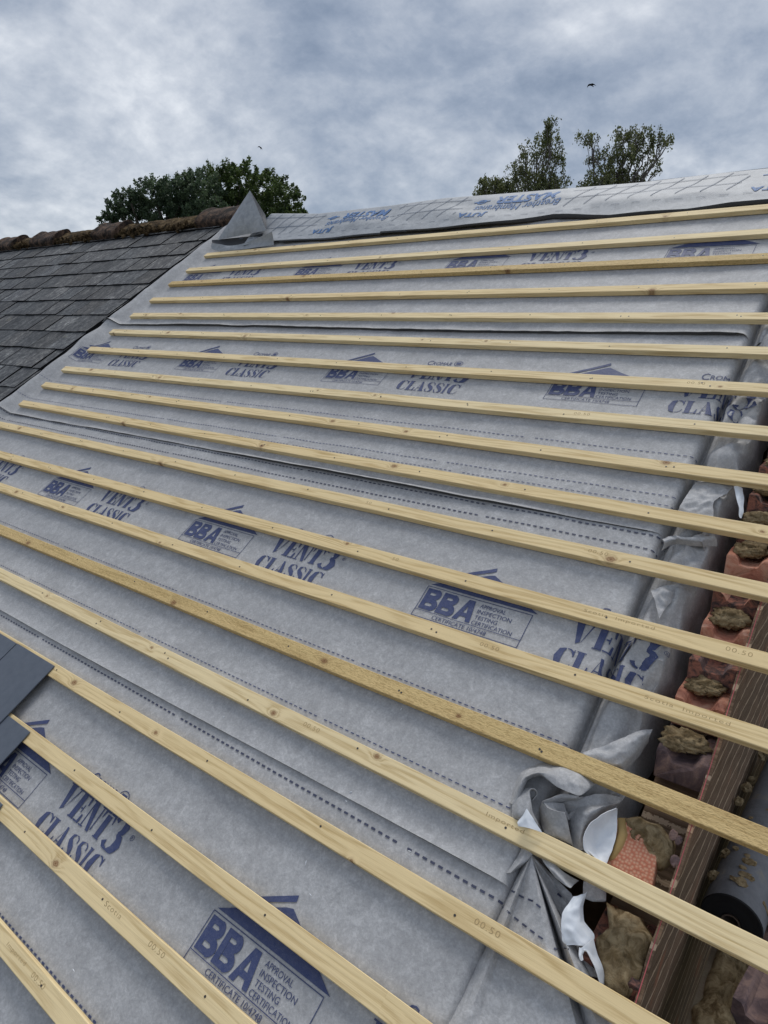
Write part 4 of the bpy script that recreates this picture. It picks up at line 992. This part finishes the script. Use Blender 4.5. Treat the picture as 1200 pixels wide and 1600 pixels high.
# ------------------------------------------------------------ stepped gable wall
gw = empty('gable_wall', (.77, 0, -.6), 'roof')
tag(gw, 'dark brown rustic brick gable wall rising in steps along the right edge of the roof', 'wall')
def wslab(u0, u1, ntop, v0, v1, name, mat, seg=60, jit=.0):
    V, F = [], []
    for i in range(seg+1):
        v = v0+(v1-v0)*i/seg; w0 = W(0, v, ntop + jit*nz(v*14, u0)); 
        for (u, z) in ((u0, w0.z), (u1, w0.z), (u1, -6.2), (u0, -6.2)): V.append(r2(u + (jit*.3*nz(v*9, z) if z > -5 else 0), w0.y, z))
    for i in range(seg):
        for j in range(4): b0 = i*4; F.append([b0+j, b0+4+j, b0+4+(j+1) % 4, b0+(j+1) % 4])
    F.append([0, 1, 2, 3]); F.append([seg*4+j for j in (3, 2, 1, 0)])
    return mesh_obj(name, V, F, mat, gw)
wslab(.833, .845, -.040, -1.4, 3.9, 'outer_brickwork', M['wallface'], 220, .010)
wslab(.712, .831, -.150, -1.4, 3.9, 'inner_brickwork', M['wallface'], 60, .0)
# front of the wall turned bricks: each course's end brick with its frog open
def frog_brick(rnd, w=.104, l=.17, h=.066):
    V, F = [], []; ns = 9; nl = 5
    xs = [-.5, -.33, -.27, -.19, 0, .19, .27, .33, .5]; dz = [0, 0, -.006, -.024, -.028, -.024, -.006, 0, 0]
    jj = lambda s: rnd.uniform(-s, s)
    for a in range(nl):
        y = -l/2+l*a/(nl-1); wob = jj(.002); deep = 1.0
        for x, z in zip(xs, dz): V.append(Vector((x*w+jj(.0018), y+jj(.004 if a == 0 else .001), h/2+z*deep+jj(.0018))))
        V.append(Vector((w/2+jj(.002), y+(jj(.004) if a == 0 else 0), -h/2))); V.append(Vector((-w/2+jj(.002), y+(jj(.004) if a == 0 else 0), -h/2)))
    m_ = 11
    for a in range(nl-1):
        for j in range(m_): b0 = a*m_; F.append([b0+j, b0+(j+1) % m_, b0+m_+(j+1) % m_, b0+m_+j])
    F.append(list(range(m_))[::-1]); F.append([(nl-1)*m_+j for j in range(m_)])
    F = [f[::-1] for f in F]
    return V, F
def blob(c, r, seed, amp=.35, flat=1.0, nu=18, nv=12, sc=2.2):
    V, F = [], []; sd = Vector((seed*3.1, seed*1.7, 0))
    for i in range(nv+1):
        th_ = math.pi*i/nv
        for j in range(nu):
            ph_ = 2*math.pi*j/nu; d = Vector((math.sin(th_)*math.cos(ph_), math.sin(th_)*math.sin(ph_), math.cos(th_)))
            k_ = 1+amp*noise.fractal(d*sc+sd, .8, 2, 4)+ .10*math.sin(d.x*9+d.z*7+seed)*amp
            V.append(Vector((d.x*r[0], d.y*r[1], d.z*r[2]))*k_+Vector(c))
    for i in range(nv):
        for j in range(nu): F.append([i*nu+j, i*nu+(j+1) % nu, (i+1)*nu+(j+1) % nu, (i+1)*nu+j][::-1])
    return V, F
inv = Matrix.Rotation(-PITCH, 3, 'X')
vlist = [-.42, -.29, -.16, -.03, .10] + [at(px, py, -.034).y for px, py in ((1078, 1187), (1090, 1098), (1112, 1036), (1135, 986), (1150, 930), (1166, 872))]
while vlist[-1] < 3.6: vlist.append(vlist[-1]+.131)
for k, vcur in enumerate(vlist):
    rb = random.Random(900+k)
    corner = W(0, vcur, -.034)
    V, F = frog_brick(rb, .122, .18, .078)
    cen = Vector((.774+rb.uniform(-.003, .003), corner.y+.09, corner.z-.040))
    rot = Matrix.Rotation(rb.uniform(-.07, .07), 3, 'Z')
    V = [inv @ (cen + rot @ v) for v in V]
    kind = 'bdark' if k in (5, 7) else ('bred' if k < 12 or rb.random() < .7 else 'bdark')
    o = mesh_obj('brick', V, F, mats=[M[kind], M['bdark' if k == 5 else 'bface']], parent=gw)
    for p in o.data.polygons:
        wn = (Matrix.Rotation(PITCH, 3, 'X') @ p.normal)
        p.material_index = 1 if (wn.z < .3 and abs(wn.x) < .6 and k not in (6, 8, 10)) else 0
    bv = o.modifiers.new('b', 'BEVEL'); bv.width = .003; bv.segments = 2
    dab = {5: (.765, .070), 6: (.77, .10), 7: None, 8: (.775, .085), 9: None}.get(k, (.77, .08))
    if k >= 5 and dab:
        rr = (.048+rb.uniform(-.006, .008), .036+rb.uniform(-.006, .006), .022+rb.uniform(-.003, .005))
        for q in range(3):
            f_ = (1, .62, .5)[q]
            Vb, Fb = blob((0, 0, 0), tuple(x*f_ for x in rr), k*7+q, .36, nu=34, nv=22, sc=2.6)
            cb_ = Vector((dab[0]+(0, -.018, .014)[q], corner.y+dab[1]+(0, -.030, -.026)[q], corner.z+.008+(.0, -.004, .0)[q]))
            mesh_obj('mortar_dab', [inv @ (cb_+v) for v in Vb], Fb, M['mortar'], o, smooth=True)
# big spreads of mortar and the dimpled brick near the crumpled corner
def heap(pts, name, mat, parent, n=24, seed=1, h=.03, base=-.06, ox=700, oy=1180, s=2.4):
    """mound with an outline measured on the photo"""
    P = [at(ox+x/s, oy+y/s, base) for x, y in pts]; c_ = sum(P, Vector())/len(P); V, F = [c_+Vector((0, 0, h))], []
    m_ = len(P)*4; rings = 9
    Q = []
    for i in range(len(P)):
        a, b_ = P[i], P[(i+1) % len(P)]
        for q in range(4): Q.append(a.lerp(b_, q/4))
    for r_ in range(1, rings+1):
        f = r_/rings
        for q in Q:
            p = c_.lerp(q, f); z = h*(1-f**3)+(.012*noise.fractal(Vector((p.x*38, p.y*38, seed)), .7, 2, 4)+.008*abs(nz(p.x*16, p.y*22, seed)))*(1 if f < .95 else .4)
            if f == 1: z = -.03; p = p+Vector((.004*nz(q.x*60, q.y*60, 1), .004*nz(q.y*60, q.x*60, 2), 0))
            V.append(Vector((p.x, p.y, base+z)))
    for j in range(m_): F.append([0, 1+j, 1+(j+1) % m_])
    for r_ in range(rings-1):
        for j in range(m_): a = 1+r_*m_; F.append([a+j, a+m_+j, a+m_+(j+1) % m_, a+(j+1) % m_])
    return mesh_obj(name, V, F, mat, parent, smooth=True)
heap([(545, 690), (600, 640), (590, 540), (640, 560), (725, 600), (775, 680), (752, 780), (712, 900), (650, 940), (590, 900), (560, 800)], 'mortar_spread', M['mortar'], gw, seed=3, h=.022, base=-.055)
heap([(650, 230), (720, 225), (800, 260), (850, 310), (850, 380), (800, 420), (760, 400), (735, 350), (690, 330), (655, 280)], 'mortar_spread', M['mortar'], gw, seed=8, h=.016, base=-.040)
V, F = [], []
c_ = at(988, 1345, -.055)
box(V, F, (c_.x, c_.y-.0, c_.z), (.105, .15, .05), Matrix.Rotation(R_(8), 3, 'Z'))
o = mesh_obj('dimpled_brick', V, F, M['dimple'], gw); o['label'] = 'salmon red brick with a dimpled face, half under mortar'
bv = o.modifiers.new('b', 'BEVEL'); bv.width = .004; bv.segments = 2
V, F = [], []; tube(V, F, [crop(x, y, -.035) for x, y in ((650, 240), (655, 300), (640, 340), (615, 385), (604, 400))], [.010, .013, .012, .009, .005], 8)
o = mesh_obj('timber_sliver', V, F, M['insul'], gw, smooth=True); o['label'] = 'pale timber sliver beside the dimpled brick'
for q, (x, y, r_) in enumerate(((845, 300, .010), (850, 395, .010), (865, 320, .008))):
    Vb, Fb = blob(crop(x, y, -.04), (r_, r_*1.4, r_*.8), q+40, .35, nu=9, nv=6); mesh_obj('brick_fragment', Vb, Fb, M['bdark'] if q in (0, 1, 2) else M['bface'], gw)
# builder's line
V, F = [], []
pts = [(.842+.0005*math.sin(i), -1.2+5.0*i/40, -.004-.006*math.sin(math.pi*i/40)) for i in range(41)]; tube(V, F, pts, .0010, 6)
tag(mesh_obj('string_line', V, F, M['string']), 'taut pink builder\'s line strung along the outer edge of the gable wall', 'string')

# ------------------------------------------------------------ scaffold platform
DZ = -.215
ub = .905
for i in range(4):
    rb = random.Random(i); V, F = [], []; w_ = .225
    yc = 1.3; b0 = 0; seg = 30
    for a in range(seg+1):
        y = -2.6+7.6*a/seg
        for (x, z) in ((ub+i*.235, -.0), (ub+i*.235+w_, -.0), (ub+i*.235+w_, -.038), (ub+i*.235, -.038)): V.append((x+.002*nz(y*2, i), y, DZ+z+.003*nz(y, i*4)))
    for a in range(seg):
        for j in range(4): b0 = a*4; F.append([b0+j, b0+(j+1) % 4, b0+4+(j+1) % 4, b0+4+j])
    F.append([3, 2, 1, 0]); F.append([seg*4+j for j in range(4)])
    bm = None
    tag(mesh_obj('scaffold_board', V, [f[::-1] for f in F], M['board'], frame='world', origin=(ub+i*.235, 0, DZ)), 'muddy scaffold board %s' % ('nearest the gable wall, smeared with dried mortar', 'second out from the gable wall', 'third out from the gable wall', 'farthest out from the gable wall')[i], 'board', 'scaffold boards beside the gable')
for i, y in enumerate((-1.8, .0, 1.8, 3.6)):
    V, F = [], []; tube(V, F, [(.86, y, DZ-.065), (2.0, y, DZ-.065)], .024, 12)
    tag(mesh_obj('scaffold_tube', V, F, M['steel'], frame='world', origin=(.9, y, DZ-.065), smooth=True), 'galvanised scaffold tube carrying the boards beside the gable', 'scaffold tube', 'tubes under the scaffold boards')
# roll of membrane lying on the boards
rc = Vector((.934, .60, DZ+.078)); ax = Vector((.03, 1, .0)).normalized(); sx_ = Vector((1, -.03, 0)).normalized()
roll = empty('membrane_roll', (rc.x, rc.y, DZ), 'world'); tag(roll, 'dusty grey roll of membrane with black end lying on the scaffold boards', 'roll')
V, F = [], []; nc = 40; R0 = .074
for a in range(13):
    f = a/12
    for j in range(nc):
        t_ = 2*math.pi*j/nc; r_ = R0*(1+.012*nz(math.cos(t_)*2, math.sin(t_)*2, f*4))
        V.append(rc + ax*f*1.0 + sx_*math.cos(t_)*r_ + Vector((0, 0, 1))*math.sin(t_)*r_)
for a in range(12):
    for j in range(nc): F.append([a*nc+j, (a+1)*nc+j, (a+1)*nc+(j+1) % nc, a*nc+(j+1) % nc][::-1])
mesh_obj('outer_wrap', V, F, M['rollgrey'], roll, frame='world', smooth=True)
V, F = [], []
for (ri, d_) in ((R0, 0), (R0*.97, -.004), (R0*.7, -.003), (R0*.5, -.004), (R0*.31, -.004)):
    for j in range(nc): t_ = 2*math.pi*j/nc; V.append(rc + ax*d_ + sx_*math.cos(t_)*ri + Vector((0, 0, 1))*math.sin(t_)*ri)
for a in range(4):
    for j in range(nc): F.append([a*nc+j, (a+1)*nc+j, (a+1)*nc+(j+1) % nc, a*nc+(j+1) % nc])
mesh_obj('roll_end', V, F, M['black'], roll, frame='world')
V, F = [], []
for (ri, d_) in ((R0*.31, -.008), (R0*.25, -.008), (R0*.25, .25)):
    for j in range(nc): t_ = 2*math.pi*j/nc; V.append(rc + ax*d_ + sx_*math.cos(t_)*ri + Vector((0, 0, 1))*math.sin(t_)*ri)
for a in range(2):
    for j in range(nc): F.append([a*nc+j, (a+1)*nc+j, (a+1)*nc+(j+1) % nc, a*nc+(j+1) % nc])
mesh_obj('core', V, F, M['core'], roll, frame='world')
for q in range(16):
    rb = random.Random(q+70); y = rb.uniform(.03, .5); t_ = rb.uniform(.9, 2.2); r_ = rb.uniform(.006, .014)
    Vb, Fb = blob(rc+ax*y+sx_*math.cos(t_)*R0+Vector((0, 0, 1))*math.sin(t_)*R0, (r_*1.5, r_*1.3, r_*.4), q, .6, nu=9, nv=6)
    mesh_obj('mortar_crumb', Vb, Fb, M['mortar'], roll, frame='world')
# loose bricks and mud on the boards
def zat(px, py, z):
    d = RT*((px-600)/1052.79)+DN*((py-800)/1052.79)+FW; t_ = (z-CAMP.z)/d.z; return CAMP+d*t_
for q, (px, py, h_, sz, rz, mt_, lb) in enumerate(((1208, 1392, .10, (.10, .20, .06), .2, 'mortar', 'mortar-caked brick on top beside the membrane roll'), (1205, 1418, .04, (.11, .21, .065), .05, 'bdark', 'dark brick under the mortar-caked brick beside the roll'),
                                                  (1196, 1560, .05, (.10, .16, .06), -.1, 'bdark', 'mortar-smeared broken brick at the bottom right corner'))):
    c_ = zat(px, py, DZ+h_); V, F = frog_brick(random.Random(q+5), sz[0], sz[1], sz[2]); rot = Matrix.Rotation(rz, 3, 'Z')
    tag(mesh_obj('loose_brick', [c_ + rot @ v for v in V], F, M[mt_], frame='world', origin=(c_.x, c_.y, DZ)), lb, 'brick', 'loose bricks on the scaffold')
def mound(c, r, name, mat, seed, h):
    V, F = [Vector((c[0], c[1], c[2]+h))], []; m_ = 44; rings = 12
    for a in range(1, rings+1):
        f = a/rings
        for j in range(m_):
            t_ = 2*math.pi*j/m_; rr = f*(1+.25*nz(math.cos(t_)*1.5, math.sin(t_)*1.5, seed))
            x = c[0]+math.cos(t_)*r[0]*rr; y = c[1]+math.sin(t_)*r[1]*rr
            z = c[2]+h*(1-f*f)+.022*noise.fractal(Vector((x*22, y*22, seed)), .7, 2, 5)*(1-f**6) + (0 if f < 1 else -.01)
            V.append(Vector((x, y, z)))
    for j in range(m_): F.append([0, 1+j, 1+(j+1) % m_])
    for a in range(rings-1):
        for j in range(m_): b0 = 1+a*m_; F.append([b0+j, b0+m_+j, b0+m_+(j+1) % m_, b0+(j+1) % m_])
    return mesh_obj(name, V, F, mat, frame='world', origin=(c[0], c[1], c[2]), smooth=True)
p_ = zat(1125, 1535, DZ); tag(mound((.975, p_.y, DZ+.002), (.065, .20), 'mortar_pile', M['mortar'], 3, .020), 'flattened smear of wet mortar on the scaffold boards in front of the roll', 'mortar')
p_ = zat(1120, 1590, DZ); tag(mound((.955, p_.y-.02, DZ+.004), (.05, .07), 'mortar_pile', M['mortar'], 9, .034), 'lump of pale mortar at the bottom edge beside the gable wall', 'mortar')
for q in range(9):
    rb = random.Random(q+300); Vb, Fb = blob((.872+rb.uniform(-.012, .01), .55+q*.12+rb.uniform(-.03, .03), DZ+.10+rb.uniform(-.03, .06)), (.014, .02, .012), q+11, .7, nu=9, nv=6)
    mesh_obj('brick_fragment', [inv @ v for v in Vb], Fb, M['mortar'], gw)

for q, (px, py) in enumerate(((627, 1108), (548, 1238), (541, 1252), (478, 1348), (485, 1398), (417, 1437), (115, 1516), (640, 1330), (350, 1120), (705, 1240), (520, 870), (390, 600))):
    rb = random.Random(q+50); p = at(px, py, .003); a_ = rb.uniform(0, 3.1); l_ = rb.uniform(.003, .006); d_ = Vector((math.cos(a_), math.sin(a_), .1))*l_
    V, F = [], []; tube(V, F, [p-d_, p+Vector((0, 0, .001)), p+d_], [.0006, .0014, .0006], 4)
    tag(mesh_obj('wood_splinter', V, F, M['white'], origin=tuple(p)), 'tiny pale wood splinter lying on the grey membrane between battens', 'splinter', 'pale splinters scattered on the membrane')
# ------------------------------------------------------------ trees
def scr(px, py, dist):
    d = RT*((px-600)/1052.79)+DN*((py-800)/1052.79)+FW; return CAMP + d*(dist)
def leaves(V, F, T, p, sz, rnd, dirn=None, t0=None):
    a = Vector((rnd.gauss(0, 1), rnd.gauss(0, 1), rnd.gauss(0, 1))).normalized()
    if dirn is not None: a = (a*.6+dirn).normalized()
    b_ = a.cross(Vector((rnd.gauss(0, 1), rnd.gauss(0, 1), rnd.gauss(0, 1)))).normalized()
    s_ = sz*rnd.uniform(.7, 1.3); k0 = len(V)
    V += [p, p+a*s_*.5+b_*s_*.32, p+a*s_, p+a*s_*.5-b_*s_*.32]; F.append([k0, k0+1, k0+2, k0+3])
    tt = t0 if t0 is not None else rnd.random(); T += [tt]*4
def branch(V, F, p0, p1, r0, r1, rnd, n=7, wob=.06):
    L_ = (p1-p0).length; pts = []
    for i in range(n):
        f = i/(n-1); q = p0.lerp(p1, f) + Vector((0, 0, L_*.10*math.sin(math.pi*f)))
        if 0 < i < n-1: q += Vector((rnd.gauss(0, 1), rnd.gauss(0, 1), rnd.gauss(0, 1)))*L_*wob*.4
        pts.append(q)
    tube(V, F, pts, [r0+(r1-r0)*i/(n-1) for i in range(n)], 6); return pts
def finish_leaves(V, F, T, name, mat, parent):
    o = mesh_obj(name, V, F, mat, parent, frame='world')
    ca = o.data.attributes.new('tint', 'FLOAT', 'POINT'); ca.data.foreach_set('value', T); return o
def broad_tree(base, blobs, leafm, label, seed, sz, per, group):
    rnd = random.Random(seed); root = empty('broadleaf_tree', base, 'world'); tag(root, label, 'tree', group)
    V, F = [], []
    top = sum((c for c, r in blobs), Vector())/len(blobs); fork = Vector((base.x, base.y, base.z+(top.z-base.z)*.55))
    branch(V, F, base, fork, .32, .22, rnd)
    LV, LF, LT = [], [], []
    for c, r in blobs:
        branch(V, F, fork, c, .12, .03, rnd)
        # sub clumps on the blob's shell, each a spray of leaves along a shoot
        for q in range(int(62*r*r)+14):
            d = Vector((rnd.gauss(0, 1), rnd.gauss(0, 1), rnd.gauss(0, 1)+.25)).normalized(); rr = r*rnd.uniform(.55, 1.12)
            s0 = c + Vector((d.x, d.y, d.z*.85))*rr*.72; dirn = (d + Vector((0, 0, .35))).normalized(); ln = min(r, .8)*rnd.uniform(.22, .40)
            tone = min(1, max(0, rnd.gauss(.42, .22)))
            for z in range(per):
                f = rnd.random(); p = s0 + dirn*ln*f + Vector((rnd.gauss(0, 1), rnd.gauss(0, 1), rnd.gauss(0, 1)))*ln*.26*(1.1-f)
                leaves(LV, LF, LT, p, sz, rnd, None, min(1, max(0, tone+rnd.gauss(0, .18))))
    mesh_obj('trunk', V, F, M['bark'], root, frame='world', smooth=True); finish_leaves(LV, LF, LT, 'crown', leafm, root)
G1 = 'trees beyond the ridge'
D1 = 24
bl = []
for px, py, r in ((345, 285, 1.0), (375, 275, 1.0), (410, 285, 1.0), (440, 305, .85), (330, 320, 1.0), (375, 325, 1.2), (425, 335, 1.0), (460, 330, .6), (475, 345, .4), (300, 330, .8), (345, 362, 1.2), (410, 370, 1.2), (455, 365, .8)):
    bl.append((scr(px, py+14, D1+random.uniform(-.8, .8)), r))
b0 = scr(385, 330, D1); broad_tree(Vector((b0.x, b0.y, -6)), bl, M['leafA'], 'tall dark green tree behind the peaked membrane flap', 11, .08, 70, G1)
bl = []
for px, py, r in ((185, 330, .55), (205, 318, .6), (240, 310, .75), (265, 305, .75), (215, 345, .9), (262, 340, 1.0), (300, 308, .9), (318, 300, .8), (285, 312, .8), (290, 345, .9), (172, 345, .4), (320, 350, .9)):
    bl.append((scr(px, py, D1-2+random.uniform(-.5, .5)), r))
b0 = scr(245, 330, D1-2); broad_tree(Vector((b0.x, b0.y, -6)), bl, M['leafB'], 'lower bluish green tree above the mossy ridge tiles', 12, .075, 62, G1)
def birch(base, crown, label, seed, group):
    """crown: (px, py, radius px, strands) at distance D2"""
    rnd = random.Random(seed); root = empty('birch_tree', base, 'world'); tag(root, label, 'birch', group)
    V, F, LV, LF, LT = [], [], [], [], []
    lo = min(c[0].z for c in crown); mid = sum((c[0] for c in crown), Vector())/len(crown)
    fork = Vector((mid.x, mid.y, lo-2.2)); branch(V, F, base, fork, .18, .11, rnd, wob=.02)
    for c, r, ns in crown:
        pts = branch(V, F, fork, c, .055, .012, rnd, 9, .05)
        for s_ in range(ns):
            d = Vector((rnd.gauss(0, 1), rnd.gauss(0, 1), rnd.gauss(.2, .8))).normalized(); st = c + d*r*rnd.uniform(.2, 1.0)
            q0 = pts[rnd.randint(4, 8)]
            if rnd.random() < .35: branch(V, F, q0, st, .012, .004, rnd, 5, .1)
            ln = rnd.uniform(.35, 1.25)*r*1.2; out = Vector((d.x, d.y, 0))*.25; prev = st.copy(); sp_ = [st.copy()]
            nseg = 9; tone = rnd.random()*.6+.1
            for z in range(nseg):
                f = z/nseg; stp = (out*(1-f)*.8 + Vector((0, 0, .15-1.5*f)) + Vector((rnd.gauss(0, .12), rnd.gauss(0, .12), 0)))*ln/nseg*1.4
                prev = prev + stp; sp_.append(prev.copy())
                for y in range(3):
                    p = prev - stp*rnd.random() + Vector((rnd.gauss(0, 1), rnd.gauss(0, 1), rnd.gauss(0, 1)))*.035
                    leaves(LV, LF, LT, p, .058, rnd, Vector((0, 0, -.7)), min(1, max(0, tone+rnd.gauss(0, .2))))
            if s_ % 2 == 0: tube(V, F, sp_, [.004]*len(sp_), 3)
    mesh_obj('trunk', V, F, M['birchbark'], root, frame='world', smooth=True); finish_leaves(LV, LF, LT, 'crown', M['leafC'], root)
D2 = 18
def mk(lst): return [(scr(px, py, D2+random.uniform(-.5, .5)), r*D2/1052.79, int(ns*.55)) for px, py, r, ns in lst]
c1 = mk([(857, 195, 14, 26), (862, 215, 22, 42), (845, 235, 26, 55), (820, 245, 20, 30), (870, 245, 18, 26), (805, 270, 22, 36), (835, 275, 30, 85), (860, 285, 30, 90), (870, 300, 26, 70), (820, 300, 28, 50), (800, 300, 18, 24), (845, 310, 34, 90)])
b0 = scr(845, 270, D2); birch(Vector((b0.x, b0.y, -6)), c1, 'tall narrow birch with hanging twigs left of the gap in the birches', 21, G1)
c2 = mk([(912, 212, 14, 16), (925, 218, 14, 14), (975, 212, 20, 40), (1000, 212, 22, 46), (1035, 215, 16, 26), (1045, 222, 8, 8), (945, 245, 20, 24), (975, 240, 26, 70), (1005, 240, 20, 40), (965, 270, 28, 80), (925, 250, 12, 14), (1020, 250, 12, 14), (940, 285, 28, 80), (985, 285, 26, 70), (920, 290, 20, 30), (1028, 265, 8, 8), (960, 300, 34, 90)])
b0 = scr(975, 270, D2); birch(Vector((b0.x, b0.y, -6)), c2, 'wide airy birch with drooping outer twigs farthest right above the ridge', 22, G1)
c3 = mk([(760, 290, 14, 40), (775, 285, 15, 46), (790, 290, 13, 36), (752, 302, 12, 34), (775, 305, 20, 70)])
b0 = scr(772, 300, D2); birch(Vector((b0.x, b0.y, -6)), c3, 'low rounded birch crown just above the ridge, leftmost of the birches', 23, G1)

# ------------------------------------------------------------ birds
def bird(px, py, dist, span, bank, lab):
    c = scr(px, py, dist); V, F = [], []
    a = (RT*math.cos(bank) - DN*math.sin(bank)); up = (-DN*math.cos(bank)-RT*math.sin(bank)); f = (a*.2+FW).normalized()
    prof_ = [(-.5, -.30, .02), (-.36, .02, .07), (-.18, .12, .11), (0, .04, .14), (.18, .13, .11), (.36, .0, .07), (.5, -.26, .02)]
    for x, z, ch in prof_:
        for s_ in (1, -1):
            for tz in (.012, -.012): V.append(c + (a*x + up*(z*.6+tz) + (f*.6-up*.5+a*.4).normalized()*ch*s_)*span)
    for i in range(6):
        b0 = i*4; F += [[b0, b0+4, b0+6, b0+2], [b0+1, b0+3, b0+7, b0+5], [b0, b0+1, b0+5, b0+4], [b0+2, b0+6, b0+7, b0+3]]
    k0 = len(V); bd = (a*.7-up*.55+f*.2).normalized()
    tube(V, F, [c-bd*.2*span, c-bd*.1*span, c, c+bd*.15*span, c+bd*.32*span], [.012*span, .05*span, .065*span, .045*span, .03*span], 8)
    tag(mesh_obj('bird', V, F, M['bird'], frame='world', origin=tuple(c)), lab, 'bird')
bird(924, 133, 30, .40, .15, 'dark bird flying with bent wings above the birches')
bird(407, 231, 60, .50, -.6, 'tiny distant bird above the dark green tree')

for o in bpy.data.objects:
    for kk in ('_f', '_o'):
        if kk in o: del o[kk]
